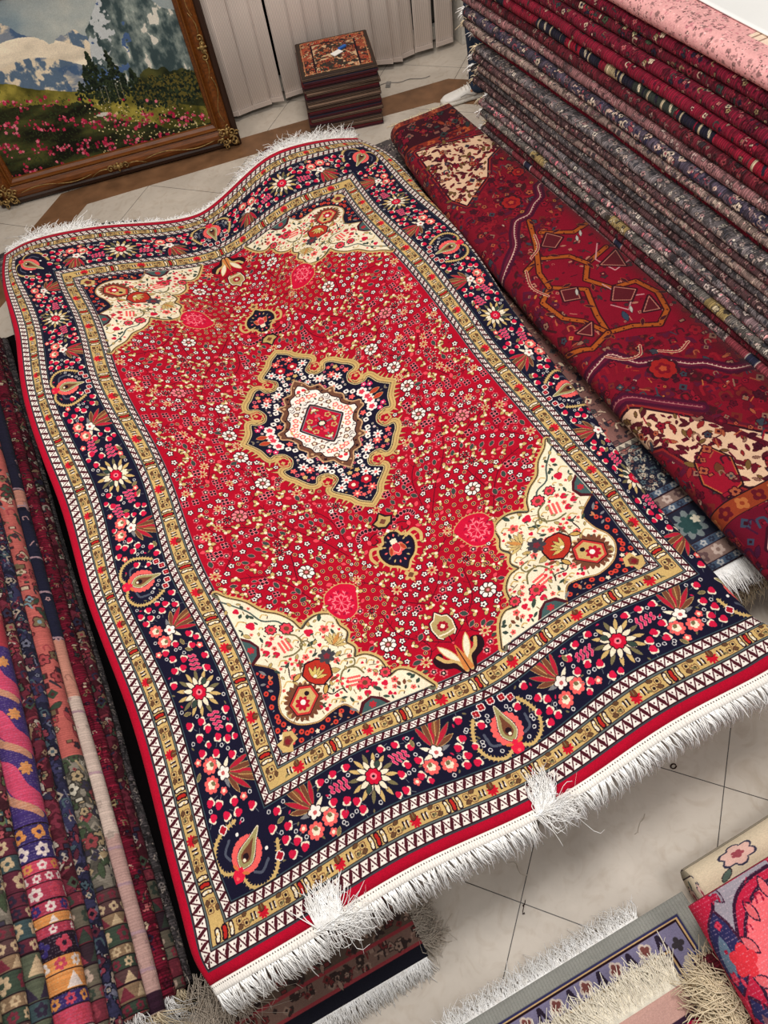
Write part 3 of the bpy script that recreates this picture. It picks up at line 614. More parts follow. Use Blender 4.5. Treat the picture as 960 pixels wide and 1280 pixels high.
    for L_ in ([(2.05, 1.66), (2.17, 1.57), (2.12, 1.42), (2.1, 1.32), (2.2, 1.3), (2.29, 1.25), (2.36, 1.3), (2.39, 1.4), (2.36, 1.5), (2.26, 1.52), (2.2, 1.62), (2.26, 1.7), (2.38, 1.74)], [(2.05, 1.66), (1.98, 1.6), (2.0, 1.48), (2.06, 1.42), (2.1, 1.32)], [(2.02, 1.8), (2.1, 1.84), (2.22, 1.78), (2.26, 1.7)], [(2.05, 1.66), (2.06, 1.76), (2.14, 1.92), (2.2, 2.08)], [(2.1, 1.32), (2.0, 1.28), (1.9, 1.34)], [(2.2, 1.98), (2.32, 1.9), (2.42, 1.92)]):
        c.stroke(S(L_), .03, C(60, 16, 24)); c.stroke(S(L_), .018, OR); q = spline(S(L_), 3); [c.disc(x_, y_, .004, C(90, 30, 24)) for x_, y_ in q[::1]]; [c.leaf(x_, y_, .04, .014, 2.4*i_, C(70, 24, 34), C(170, 90, 50), .002) for i_, (x_, y_) in enumerate(q[1::4])]
    for L_ in ([(2.24, 1.56), (2.27, 1.45), (2.34, 1.42)], [(2.42, 1.62), (2.33, 1.6), (2.3, 1.7), (2.36, 1.78)], [(2.2, 1.44), (2.24, 1.38), (2.3, 1.44)]): c.stroke(S(L_), .006, C(206, 150, 150))
    for P_ in ([(2.16, 1.9), (2.2, 1.86), (2.26, 1.9), (2.22, 1.96)], [(2.22, 1.46), (2.28, 1.42), (2.33, 1.46), (2.27, 1.52)], [(2.06, 1.56), (2.12, 1.54), (2.14, 1.6), (2.08, 1.62)], [(2.28, 1.34), (2.34, 1.32), (2.35, 1.4)], [(2.0, 1.38), (2.04, 1.34), (2.08, 1.4)], [(2.3, 1.66), (2.38, 1.6), (2.4, 1.7)]):
        c.stroke(S(P_), .02, C(60, 16, 28), True); c.poly(S(P_), C(96, 26, 36)); c.stroke(S(P_), .004, C(196, 130, 110), True)
    for P_ in ([(2.02, 1.22), (2.07, 1.17), (2.13, 1.16), (2.16, 1.2)], [(2.2, 1.14), (2.26, 1.1), (2.32, 1.12)], [(2.02, 1.62), (1.99, 1.7), (2.02, 1.8)], [(2.08, 1.86), (2.14, 1.9), (2.17, 1.98)]):
        q = spline(S(P_), 6); serrated(c, q, .012, C(222, 190, 150), .016, .006, side=1); c.stroke(q, .006, C(150, 30, 50))
    for x, y in ((2.33, 1.86), (2.3, 1.84), (2.24, 1.36), (2.12, 1.56)): c.leaf(*o(x, y), .04, .012, 1.1, C(196, 190, 180), C(70, 60, 60))
    c.leaf(*o(2.2, 1.33), .06, .024, 1.3, C(56, 70, 90), DARK); 
    for x, y, r_ in ((2.16, 1.06, .05), (2.2, 2.24, .045), (2.34, 2.42, .03)):
        c.flower(*o(x, y), r_*1.25, 9, C(60, 20, 34), .2); c.flower(*o(x, y), r_, 7, C(168, 34, 34), .15); c.flower(*o(x, y), r_*.6, 5, C(130, 16, 34), .3); c.flower(*o(x, y), r_*.3, 5, C(190, 80, 50), .3)
    for y0, cc_ in ((.38, C(150, 52, 36)), (.3, C(110, 18, 40))): pass
    c.poly(S([(1.7, .1), (2.7, .1), (2.7, .40), (1.7, .44)]), C(108, 14, 38)); scatter(c, 15, [C(140, 20, 44), C(70, 20, 50), C(60, 70, 90), C(150, 60, 50)], C(60, 10, 26), 220, .01, .024, y0=0, y1=.3)
    c.push(0, .33); strip_band(c, 0, .06, C(150, 60, 34), [C(100, 20, 34), C(190, 110, 60)], 8); c.pop()
    hx = [(2.02, .34), (2.1, .36), (2.13, .27), (2.06, .2), (1.99, .23), (1.97, .29)]
    c.stroke(S(hx), .03, C(60, 12, 30), True); c.stroke(S(hx), .012, C(220, 190, 170), True); c.poly(S(hx), C(170, 24, 44)); c.leaf(*o(2.02, .27), .08, .04, .4, C(50, 90, 80), C(110, 50, 40))
    M['heriz'] = textile('heriz_wool', to_image('red_hook_design', c.a), bump=.4, scale=330, val=.72)
    # ---- brown and navy rug under it: x 1.3..2.4 -> 0..1.1, y .4..3.4 -> 0..3
    c = Cv(1.1, 3.0, 360, C(120, 84, 78)); scatter(c, 21, [C(84, 60, 60), C(46, 42, 52), C(186, 150, 130), C(150, 84, 76), C(214, 190, 160), C(70, 66, 66)], C(46, 34, 40), 5200, .006, .017, edge=C(52, 38, 44))
    c.poly([(0, 1.9), (1.1, 1.8), (1.1, 3), (0, 3)], C(70, 64, 64)); scatter(c, 22, [C(40, 38, 40), C(128, 118, 110), C(90, 80, 80), C(170, 156, 140)], C(30, 26, 30), 2600, .006, .015, y0=1.85, y1=3, edge=C(36, 32, 36))
    c.poly([(0, 0), (1.1, 0), (1.1, .5), (0, .58)], C(30, 32, 46)); scatter(c, 23, [C(150, 150, 140), C(96, 70, 66), C(70, 84, 90), C(176, 160, 140), C(56, 60, 70)], C(20, 20, 32), 1500, .005, .013, y0=.36, y1=.56)
    strip_band(c, .56, .585, C(180, 168, 150), [C(90, 84, 80)], 1, dent=1)
    for y0, y1, b in ((0, .03, C(64, 78, 96)), (.03, .085, C(120, 98, 90)), (.085, .115, C(64, 78, 96)), (.25, .28, C(64, 78, 96)), (.28, .325, C(120, 98, 90)), (.325, .355, C(64, 78, 96))): strip_band(c, y0, y1, b, [C(150, 150, 150), C(40, 44, 60)] if b[0] < .3 else [C(170, 150, 140), C(80, 60, 60)], 3)
    for x in (.2, .62, 1.0): c.flower(x, .18, .06, 9, C(100, 108, 108), .35); c.flower(x, .18, .04, 7, C(36, 60, 60), .3); c.flower(x+.03, .19, .018, 5, C(190, 180, 160), .4)
    for x in (.4, .82): c.flower(x, .18, .045, 7, C(120, 90, 80), .4); c.flower(x, .18, .02, 5, C(50, 50, 70), .4)
    M['brown'] = textile('brown_floral_wool', to_image('brown_floral_design', c.a), bump=.4, scale=350, val=1.3)
    # ---- strips for the tall pile
    CR = [C(214, 190, 160), C(50, 66, 60), C(40, 34, 60), C(190, 100, 100), C(150, 130, 90), C(96, 20, 44), C(170, 40, 60)]
    def geo(c):
        r = random.Random(8)
        for i in range(26):
            y = r.uniform(0, 3.3); c.poly([(0, y), (.26, y), (.26, y+.09), (0, y+.09)], r.choice([C(60, 66, 60), C(190, 170, 130), C(170, 16, 46), C(36, 34, 50)])); c.stroke([(.03, y+.02), (.03, y+.07), (.2, y+.07)], .01, C(216, 196, 160)); c.stroke([(.1, y+.02), (.16, y+.05), (.23, y+.02)], .012, r.choice([C(40, 34, 50), C(216, 200, 170)]))
    kw = dict(bump=1., scale=260, ribs=20, val=1.12, sat=.98, rows=.8); kl = dict(kw, val=1.4, sat=.85)
    M['crimson'] = sheet('crimson_wool', C(128, 18, 46), CR, 31, n=620, **kw)
    M['crimson_green'] = sheet('crimson_green_wool', C(112, 24, 42), CR+[C(70, 84, 60), C(200, 184, 140)], 32, n=800, r1=.017, **kw)
    M['crimson_bright'] = sheet('crimson_plain_wool', C(140, 16, 46), CR, 33, n=330, **kw)
    M['geometric'] = sheet('crimson_geometric_wool', C(146, 18, 46), CR, 34, n=300, extra=geo, **kw)
    M['darkred'] = sheet('dark_red_wool', C(112, 30, 44), [C(150, 60, 66), C(80, 40, 46), C(140, 110, 100), C(60, 50, 54)], 35, n=800, **kw)
    M['rose'] = sheet('faded_rose_wool', C(150, 92, 94), [C(176, 120, 116), C(110, 84, 86), C(190, 160, 150), C(96, 60, 66)], 36, n=900, **kl)
    M['navymix'] = sheet('navy_beige_wool', C(78, 66, 84), [C(196, 158, 140), C(40, 36, 66), C(150, 40, 60), C(206, 184, 160), C(110, 84, 90)], 37, n=900, r1=.017, **kl)
    M['grey'] = sheet('grey_wool', C(118, 108, 110), DUL, 38, n=1300, **kl)
    M['greydark'] = sheet('dark_grey_wool', C(92, 84, 86), [C(60, 56, 60), C(140, 126, 122), C(110, 96, 100), C(166, 150, 140)], 39, n=1300, **kl)
    M['brownrose'] = sheet('brown_rose_wool', C(92, 60, 62), [C(150, 110, 104), C(60, 44, 50), C(176, 140, 130), C(120, 50, 60)], 40, n=1100, **kl)
    M['beigerose'] = sheet('beige_rose_wool', C(150, 122, 112), [C(196, 170, 150), C(110, 70, 74), C(70, 60, 70), C(180, 120, 116)], 41, n=1100, **kl)
    M['pinkgrey'] = sheet('pink_grey_wool', C(134, 104, 108), [C(214, 90, 110), C(236, 150, 150), C(90, 84, 90), C(190, 170, 160), C(60, 54, 60)], 42, n=900, r1=.018, **kl)
    def oliv(c):
        for y in (.3, .9, 1.5, 2.1, 2.7): c.poly([(0, y), (.26, y), (.26, y+.1), (0, y+.12)], C(150, 124, 64)); scatter(c, int(y*10), [C(190, 170, 130), C(60, 50, 40)], C(60, 50, 40), 40, .006, .014, y0=y, y1=y+.12)
    M['greyolive'] = sheet('grey_olive_wool', C(112, 104, 98), DUL, 43, n=1200, extra=oliv, **kl)
    def redpatch(c):
        for y in (.35, 1.1, 1.9, 2.6): c.poly([(0, y), (.26, y), (.26, y+.28), (0, y+.24)], C(130, 22, 40)); c.poly([(.02, y+.1), (.24, y+.1), (.24, y+.15), (.02, y+.15)], C(40, 40, 66)); c.stroke([(.02, y+.1), (.24, y+.1), (.24, y+.15), (.02, y+.15)], .006, C(200, 180, 170), True)
    M['redpatch'] = sheet('grey_red_wool', C(112, 90, 92), DUL, 44, n=1100, extra=redpatch, **kl)
    M['navygrey'] = sheet('navy_grey_wool', C(84, 78, 92), [C(40, 38, 58), C(180, 150, 150), C(150, 84, 100), C(130, 124, 130), C(196, 176, 170)], 45, n=1200, r1=.016, **kl)
    def pk(c):
        y0 = 0.0; c.poly([(.19, .0), (.8, .0), (.8, 1.27), (.19, 1.27)], C(228, 202, 180)); scatter(c, 50, [C(176, 140, 130), C(204, 160, 150), C(150, 130, 116)], C(160, 130, 120), 420, .008, .02, x0=.2, y0=.0, y1=1.22)
        for y in (1.22, 1.25, .8, .77): c.stroke([(.19, y), (.8, y)], .006, C(150, 120, 104))
        scatter(c, 51, [C(200, 130, 136), C(170, 110, 116), C(228, 176, 172)], C(190, 120, 126), 2600, .003, .007, y0=1.3, y1=3.4, edge=C(190, 126, 130))
    M['pink'] = sheet('pale_pink_wool', C(216, 158, 156), [C(226, 160, 160), C(196, 128, 134), C(232, 186, 180)], 46, w=.8, n=5200, r0=.002, r1=.0055, res=300, extra=pk, bump=.5, scale=300, rows=0)
    # ---- strips for the stepped pile on the left
    LW = dict(bump=.6, scale=260, ribs=12, val=.86, sat=.9, rows=.22)
    def bands(seed, y0, y1, bgs, cols, hmin=.02, hmax=.05):
        def f(c):
            r = random.Random(seed); y = y0
            while y < y1:
                h = r.uniform(hmin, hmax); c.push(0, y); strip_band(c, 0, h, r.choice(bgs), [r.choice(cols), r.choice(cols)], r.randrange(99), dent=r.random() < .3); c.pop(); y += h
        return f
    def tribal(c):
        c.poly([(0, 0), (.3, 0), (.3, 1.2), (0, 1.2)], C(60, 36, 110)); r = random.Random(2)
        bands(61, 0, .52, [C(170, 14, 60), C(50, 34, 100), C(216, 130, 30), C(200, 20, 70), C(220, 200, 190), C(40, 24, 40)], [C(216, 130, 30), C(50, 34, 110), C(190, 16, 60), C(230, 210, 200)], .022, .06)(c)
        for y in (.6, .78, .97): c.stroke(spline([(.02, y), (.1, y+.05), (.14, y+.13), (.24, y+.17)], 6), .05, C(205, 20, 84)); c.stroke(spline([(.06, y-.02), (.14, y+.04), (.17, y+.12), (.26, y+.15)], 6), .022, C(196, 130, 96)); c.flower(.08, y+.12, .022, 7, C(210, 130, 50), .4); c.flower(.21, y+.05, .02, 6, C(220, 170, 150), .4)
        c.poly([(0, 1.15), (.3, 1.15), (.3, 3.4), (0, 3.4)], C(178, 16, 44)); scatter(c, 63, [C(200, 60, 60), C(60, 60, 110), C(200, 150, 100), C(140, 10, 40)], C(120, 10, 36), 520, .008, .02, y0=1.15)
        r = np.random.default_rng(3); A = c.a[:int(.62*c.h/1*0+1.15*c.res)]; m = (np.arange(A.shape[0]) % 3 == 0)[:, None]&(r.random(A.shape[:2]) < .35); A[m] = A[m]*.6+.35*np.array([.85, .8, .8])
    M['tribal'] = sheet('tribal_striped_wool', C(150, 20, 60), CR, 60, w=.3, n=100, extra=tribal, res=420, **LW)
    def top(c):
        bands(66, 0, .16, [C(110, 120, 90), C(40, 74, 90), C(120, 110, 80), C(150, 130, 96)], [C(60, 40, 60), C(170, 150, 110), C(90, 30, 50)], .03, .07)(c)
        c.poly([(0, .18), (.5, .18), (.5, .55), (0, .55)], C(120, 60, 56)); r = random.Random(5)
        for _ in range(60): x, y, s = r.uniform(0, .5), r.uniform(.18, .55), r.uniform(.012, .03); c.stroke([(x, y), (x+s, y), (x+s, y+s), (x+2*s, y+s)], .011, r.choice([C(216, 196, 160), C(60, 100, 96), C(90, 60, 100), C(50, 40, 60)]))
    M['lefttop'] = sheet('teal_beige_wool', C(116, 60, 62), [C(60, 96, 96), C(190, 168, 130), C(60, 40, 60), C(150, 40, 50), C(96, 110, 80)], 65, w=.5, n=1700, r1=.02, extra=top, **LW)
    def cor(c):
        bands(67, 0, .3, [C(90, 60, 60), C(60, 74, 60), C(140, 110, 80)], [C(200, 170, 130), C(120, 30, 50)], .03, .06)(c)
        c.poly([(0, .75), (.26, .75), (.26, 3.4), (0, 3.4)], C(196, 82, 72)); scatter(c, 68, [C(60, 76, 60), C(206, 180, 150), C(60, 50, 60), C(170, 50, 56), C(120, 100, 70), C(120, 150, 160)], C(90, 30, 36), 520, .01, .026, y0=.75)
    M['coral'] = sheet('coral_floral_wool', C(140, 130, 116), [C(206, 196, 176), C(150, 50, 56), C(70, 84, 60), C(60, 54, 70), C(176, 150, 110)], 69, n=700, r1=.024, extra=cor, res=400, **LW)
    def pc(c):
        for y0, y1, col in ((0, .05, C(60, 30, 50)), (.05, .5, C(206, 160, 150)), (.5, 1.0, C(228, 200, 184)), (1.0, 1.24, C(218, 140, 116)), (1.24, 1.9, C(36, 36, 60)), (1.9, 2.0, C(218, 140, 116)), (2.0, 3.4, C(40, 38, 60))):
            c.poly([(0, y0), (.26, y0), (.26, y1), (0, y1)], col); scatter(c, int(y0*100)+2, [col*.8, col*.92, C(200, 150, 150)], col*.7, int(90*(y1-y0)), .006, .016, y0=y0, y1=y1, edge=col*.85)
        for y in (.1, .2, .34, .45, .7, .93, 1.24, 1.45, 1.62, 1.9, 2.0): c.stroke([(0, y), (.26, y+.02)], .009, C(190, 150, 160))
    M['pinkcream'] = sheet('pink_cream_wool', C(210, 170, 156), [C(190, 140, 140)], 70, n=50, extra=pc, res=400, **LW)
    M['garden'] = sheet('garden_wool', C(110, 26, 48), [C(190, 176, 160), C(70, 84, 66), C(50, 46, 70), C(150, 40, 56), C(150, 120, 90)], 71, n=800, r1=.02, extra=lambda c: bands(72, 0, .35, [C(60, 40, 50), C(120, 30, 50), C(110, 100, 84)], [C(200, 170, 150), C(60, 70, 60), C(150, 40, 60)], .03, .06)(c), res=400, **LW)
    M['navyblue'] = sheet('navy_blue_wool', C(52, 50, 84), [C(110, 110, 130), C(140, 40, 60), C(180, 160, 140), C(70, 90, 100), C(90, 30, 50)], 73, n=1000, r1=.018, res=400, **LW)
    M['darkteal'] = sheet('dark_teal_wool', C(96, 34, 50), [C(60, 90, 90), C(180, 150, 110), C(50, 40, 60), C(96, 110, 70), C(170, 60, 70)], 74, n=1000, r1=.018, res=400, extra=lambda c: bands(75, 0, .5, [C(60, 80, 84), C(96, 30, 50), C(90, 96, 76)], [C(200, 170, 130), C(50, 40, 60)], .03, .06)(c), **LW)
    # ---- foreground rugs
    c = Cv(1.2, .9, 520, C(176, 164, 152)); strip_band(c, .0, .9, C(176, 164, 152), [C(150, 140, 134)], 2)
    c.a[:] = C(172, 160, 148); scatter(c, 80, [C(140, 128, 124), C(96, 90, 100), C(196, 184, 170), C(120, 90, 90)], C(110, 100, 100), 600, .01, .02)
    def frame_(o0, o1, col): 
        for q in ([(0, .9-o1), (1.2, .9-o1), (1.2, .9-o0), (0, .9-o0)],): c.poly(q, col)
        c.poly([(1.2-.62-o1, 0), (1.2-.62-o0, 0), (1.2-.62-o0, .9-o0), (1.2-.62-o1, .9-o1)], col)
    c2 = Cv(.72, .75, 560, C(150, 146, 140))      # origin near-left, top edge = fringe end, right edge = side
    c = c2; W_, H_ = .72, .75
    def fr(o0, o1, col): c.poly([(0, H_-o1), (W_-o1*1.1, H_-o1), (W_-o1*1.1, 0), (W_-o0*1.1, 0), (W_-o0*1.1, H_-o0), (0, H_-o0)], col)
    fr(0, .04, C(146, 146, 140)); c.a[:, ::5] *= .9; fr(.037, .04, C(120, 120, 116)); fr(.04, .044, C(50, 50, 90)); fr(.044, .049, C(206, 170, 120)); fr(.049, .053, DARK); fr(.053, .098, C(126, 120, 150)); fr(.098, .102, DARK); fr(.102, .108, C(206, 170, 120)); fr(.108, .113, C(60, 60, 90)); fr(.113, .19, C(172, 160, 150)); fr(.19, .2, C(50, 50, 70)); 
    for i in range(14):
        x = .02+i*.048
        if x < W_-.11:
            if i % 2: c.flower(x, H_-.076, .021, 4, C(206, 190, 180), .3, .3); c.flower(x, H_-.076, .015, 4, C(120, 70, 66), .4, .3)
            else:
                for dx in (-.007, .007): c.stroke([(x+dx*.3, H_-.062), (x+dx*1.4, H_-.09)], .009, C(44, 34, 50))
        y = H_-.1-i*.048; c.flower(W_-.084, y, .018, 4, C(190, 180, 170) if i % 2 else C(60, 54, 60), .4)
        c.flower(.03+i*.09, H_-.152, .026, 6, C(56, 60, 100), .4); c.flower(.03+i*.09, H_-.152, .012, 5, C(190, 160, 120), .4); c.flower(W_-.17, H_-.2-i*.09, .026, 6, C(60, 70, 66), .4)
    M['bluegrey'] = textile('blue_grey_wool', to_image('blue_grey_border_design', c.a), bump=.6, scale=300, ext='EXTEND')
    c = Cv(.62, .5, 520, C(160, 24, 66)); 
    for y0, y1, col in ((.44, .5, C(190, 150, 140)), (.425, .44, C(50, 30, 50)), (.40, .425, C(176, 20, 66)), (.385, .40, C(214, 130, 60)), (.33, .385, C(196, 90, 130)), (.32, .33, C(50, 30, 60))): c.poly([(0, y0), (.62, y0), (.62, y1), (0, y1)], col)
    scatter(c, 84, [C(226, 180, 170), C(50, 34, 60), C(214, 130, 80)], C(80, 20, 50), 60, .01, .02, y0=.335, y1=.38); scatter(c, 85, [C(60, 40, 80), C(214, 120, 90), C(220, 180, 170)], C(90, 12, 40), 160, .01, .025, y1=.31)
    M['magenta'] = textile('magenta_wool', to_image('magenta_band_design', c.a), bump=.6, scale=300, ext='EXTEND')
    c = Cv(.7, .7, 520, C(184, 32, 62))
    def G(P_, wd, col): c.stroke(spline(P_, 8), wd, col)
    for P_, wd, cl in (([(.1, .58), (.16, .67), (.26, .7), (.38, .68), (.5, .6), (.56, .46)], .042, C(150, 142, 152)), ([(.15, .46), (.17, .56), (.25, .62), (.34, .6), (.4, .52)], .05, C(236, 104, 112)), ([(.27, .3), (.25, .4), (.28, .5), (.36, .54), (.46, .5), (.5, .42)], .04, C(150, 142, 152)), ([(.56, .3), (.5, .2), (.54, .08)], .04, C(60, 56, 96))):
        G(P_, wd+.016, C(52, 24, 46)); G(P_, wd, cl); 
        q = spline(P_, 8)
        for i in range(2, len(q)-1, 5): c.leaf(q[i][0], q[i][1], .045, .02, 1.2*i, cl*.92, C(52, 24, 46), .003)
    for x, y, l, w_, a in ((.07, .5, .16, .08, 1.3), (.1, .36, .13, .06, 1.7), (.16, .4, .1, .045, 1.1), (.2, .08, .2, .085, 1.45), (.42, .24, .12, .05, 2.2)): c.leaf(x, y, l, w_, a, C(44, 42, 84), C(60, 26, 50), .006); c.leaf(x, y+.02, l*.6, w_*.45, a, C(96, 116, 136) if l > .15 else C(120, 80, 90))
    c.flower(.12, .55, .035, 5, C(214, 50, 62), .3); c.flower(.33, .44, .04, 6, C(190, 40, 66), .3)
    scatter(c, 86, [C(160, 24, 54), C(206, 60, 84), C(150, 20, 50)], C(150, 20, 50), 240, .006, .014, edge=C(170, 26, 56))
    r = np.random.default_rng(9); m = (np.arange(c.ny) % 4 == 0)[:, None]&(r.random((c.ny, c.nx)) < .3); c.a[m] = c.a[m]*.55+.45*np.array([.9, .75, .78])
    M['redmotif'] = textile('red_motif_wool', to_image('red_large_motif_design', c.a), bump=.7, scale=260, ribs=0)
    c = Cv(.7, .5, 460, C(206, 190, 164))
    for x0, x1, col in ((0, .03, C(170, 160, 140)), (.17, .2, C(150, 140, 120)), (.34, .37, C(150, 140, 120))): c.poly([(x0, 0), (x1, 0), (x1, .5), (x0, .5)], col); c.stroke([(x0, 0), (x0, .5)], .004, DARK); c.stroke([(x1, 0), (x1, .5)], .004, DARK)
    for x, y in ((.1, .08), (.1, .22), (.1, .36), (.27, .14), (.27, .3), (.27, .44), (.44, .1), (.46, .26), (.44, .4), (.6, .2), (.6, .36)): c.flower(x, y, .044, 6, C(50, 50, 70), .3); c.flower(x, y, .038, 6, C(216, 176, 164) if x < .2 else C(176, 182, 170), .3); c.flower(x, y, .015, 5, C(150, 70, 80), .3); c.leaf(x+.03, y+.03, .04, .018, .8, C(84, 100, 90), DARK)
    M['beigefloral'] = textile('beige_floral_wool', to_image('beige_floral_design', c.a), bump=.5, scale=300)
    c = Cv(1.0, 1.2, 420, C(110, 84, 74)); scatter(c, 90, [C(84, 62, 56), C(150, 120, 104), C(70, 54, 52), C(130, 96, 84)], C(60, 44, 42), 1800, .008, .02)
    for y0, y1, col in ((0, .035, C(26, 26, 36)), (.035, .045, C(150, 60, 66)), (.045, .09, C(122, 96, 86)), (.09, .1, C(150, 60, 66)), (.1, .19, C(92, 76, 66)), (.19, .2, C(150, 60, 66)), (.26, .27, C(150, 60, 66)), (.3, .31, C(150, 60, 66))):
        c.poly([(0, y0), (1, y0), (1, y1), (0, y1)], col)
        if y1-y0 > .04: scatter(c, int(y0*1000), [C(60, 48, 46), C(150, 124, 110), C(110, 50, 50)], C(56, 44, 42), int(140*(y1-y0)/.05), .006, .014, y0=y0+.006, y1=y1-.006)
    M['under'] = textile('brown_banded_wool', to_image('brown_banded_design', c.a), bump=.5, scale=300)
    # ---- square mats
    c = Cv(.46, .46, 620, C(150, 74, 52)); scatter(c, 95, [C(70, 40, 40), C(206, 170, 130), C(176, 60, 40), C(50, 44, 40), C(190, 120, 80)], C(60, 30, 30), 420, .008, .02, edge=C(60, 34, 30))
    c.poly([(.09, 0), (.37, 0), (.37, .36), (.09, .36)], C(196, 160, 124)); scatter(c, 96, [C(70, 44, 40), C(150, 60, 44), C(50, 50, 44), C(160, 90, 60)], C(60, 40, 34), 240, .01, .024, x0=.1, x1=.36, y0=.0, y1=.35)
    c.stroke([(.09, 0), (.09, .36), (.37, .36), (.37, 0)], .01, DARK); c.stroke([(.006, .006), (.454, .006), (.454, .454), (.006, .454)], .022, C(60, 48, 40), True); c.stroke([(.025, .025), (.435, .025), (.435, .435), (.025, .435)], .005, C(176, 130, 90), True)
    M['mat'] = textile('orange_mat_wool', to_image('orange_mat_design', c.a), bump=.5, scale=350)
def painting_image():
    """an alpine view: x 0..1.31, y 0..0.86"""
    Wp, Hp = 1.31, .86; c = Cv(Wp, Hp, 420, C(170, 176, 170)); r = random.Random(4); n = np.random.default_rng(4)
    def fbm(seed, sx, sy, oct_=5):
        g = np.random.default_rng(seed); out = np.zeros((c.ny, c.nx), np.float32); amp = 1
        for o_ in range(oct_):
            a = int(sx*2**o_)+2; b = int(sy*2**o_)+2; G_ = g.random((b, a)).astype(np.float32)
            x = np.linspace(0, a-1.001, c.nx); y = np.linspace(0, b-1.001, c.ny); xi = x.astype(int); yi = y.astype(int); fx = (x-xi)[None]; fy = (y-yi)[:, None]; fx = fx*fx*(3-2*fx); fy = fy*fy*(3-2*fy)
            out += amp*((G_[yi][:, xi]*(1-fx)+G_[yi][:, xi+1]*fx)*(1-fy)+(G_[yi+1][:, xi]*(1-fx)+G_[yi+1][:, xi+1]*fx)*fy); amp *= .55
        return (out-out.mean())/out.std()
    Y, X = np.mgrid[0:c.ny, 0:c.nx]; X = (X+.5)/c.res; Y = (Y+.5)/c.res
    ox, oy = .125, .155            # pictures coordinates below are measured from the frame's outer corner
    def line(P_): P_ = np.array(P_)-[ox, oy]; return np.interp(X, P_[:, 0], P_[:, 1])
    sky = np.clip(.5+.25*fbm(1, 3, 3), 0, 1)[..., None]; c.a[:] = C(132, 150, 158)*(1-sky)+C(206, 204, 190)*sky
    f1 = fbm(2, 14, 9, 6); f2 = fbm(3, 5, 12, 6)
    far = line([(.1, .95), (.3, .98), (.49, .91), (.6, .82), (.69, .75), (.84, .8), (.9, .76), (1.1, .95), (1.6, .95)])+f1*.006
    f3 = fbm(21, 40, 24, 4); m = (Y < far)&(X < .85); sn = np.clip((f1*.8+f3*.5+.55)*1.6, 0, 1)[..., None]; base = sn*C(232, 214, 186)+(1-sn)*C(92, 112, 134); blue = np.clip((f2-.4)*1.2, 0, 1)[..., None]; c.a[m] = (base*(1-blue*.6)+C(66, 92, 130)*blue*.6)[m]
    gl = m&(np.abs(Y+oy-.62-.15*np.sin(X*4)) < .05); c.a[gl] = (C(238, 222, 196)*(1+.04*f2[..., None]))[gl]
    pk = line([(.7, .45), (.86, .6), (.9, .7), (.905, .78), (1.0, .86), (1.09, .96), (1.13, 1.03), (1.2, 1.02), (1.29, .85), (1.334, .79), (1.4, .76), (1.5, .75)])+f1*.004
    m = (Y < pk)&(X > .8-(Y*.35)); str_ = fbm(5, 40, 9, 5); rock = np.clip(.5+.26*str_+.2*f1+.2*f3, 0, 1)[..., None]; c.a[m] = (C(58, 74, 76)*(1-rock)+C(150, 160, 152)*rock)[m]
    s_ = m&(f1+str_*.8+f3*.4 > 1.7); c.a[s_] = C(220, 214, 200); s_ = m&(X < .93)&(f1+f3 > -.1)&(X+ox-.9 < (Y+oy-.55)*.9); c.a[s_] = C(196, 200, 200)
    s_ = m&(f2+f3*.7 > 1.3)&(X < 1.0); c.a[s_] = C(76, 100, 140)
    md = line([(.0, .7), (.34, .645), (.58, .55), (.715, .51), (.9, .47), (1.1, .45), (1.25, .42), (1.45, .36)])+f1*.004
    m = Y < md; g = np.clip(.5+.3*f1, 0, 1)[..., None]; c.a[m] = (C(70, 68, 26)*(1-g)+C(164, 150, 66)*g)[m]
    dk = Y < line([(0, .6), (.45, .5), (.75, .43), (.9, .3), (1.2, .2), (1.45, .17)])+f1*.01; d2 = np.clip(.5+.35*f2, 0, 1)[..., None]; c.a[dk] = (C(26, 26, 18)*(1-d2)+C(78, 80, 40)*d2)[dk]
    rt = (X > .93)&(Y < line([(.9, .52), (1.1, .5), (1.25, .53), (1.45, .42)])+f1*.016)&(Y > line([(.9, .42), (1.1, .37), (1.3, .3), (1.45, .25)])); c.a[rt] = (C(30, 36, 22)*(1-g)+C(84, 84, 44)*g)[rt]
    def tree(x, y, h, wd, col=None):
        x -= ox; y -= oy
        for _ in range(int(240*h/.25)):
            t = r.random()**.8; q = r.gauss(0, 1)*wd*(1-t)*.5; c.disc(x+q, y+t*h-abs(q)*.4, r.uniform(.004, .009), col if col is not None and r.random() < .4 else r.choice([C(22, 30, 24), C(34, 44, 30), C(48, 58, 38)]))
    for x, y, h, wd in ((.86, .42, .26, .1), (.82, .44, .18, .1), (.965, .42, .24, .11), (1.06, .42, .13, .08), (.76, .46, .09, .1), (1.0, .42, .12, .1), (.91, .42, .16, .08)): tree(x, y, h, wd)
    for x in (.85, .88, .94, .97): c.stroke([(x-ox, .41-oy), (x-ox+.008, .5-oy)], .004, C(120, 116, 96))
    for _ in range(90): x = r.uniform(1.05, 1.42); tree(x, r.uniform(.33, .42)-.1*(x-1.1), .08, .06, C(96, 86, 40))
    c.stroke(spline([(1.13-ox, .285-oy), (1.22-ox, .24-oy), (1.32-ox, .19-oy)], 6), .014, C(28, 24, 20)); c.leaf(.77-ox, .365-oy, .09, .022, -.05, C(210, 204, 190))
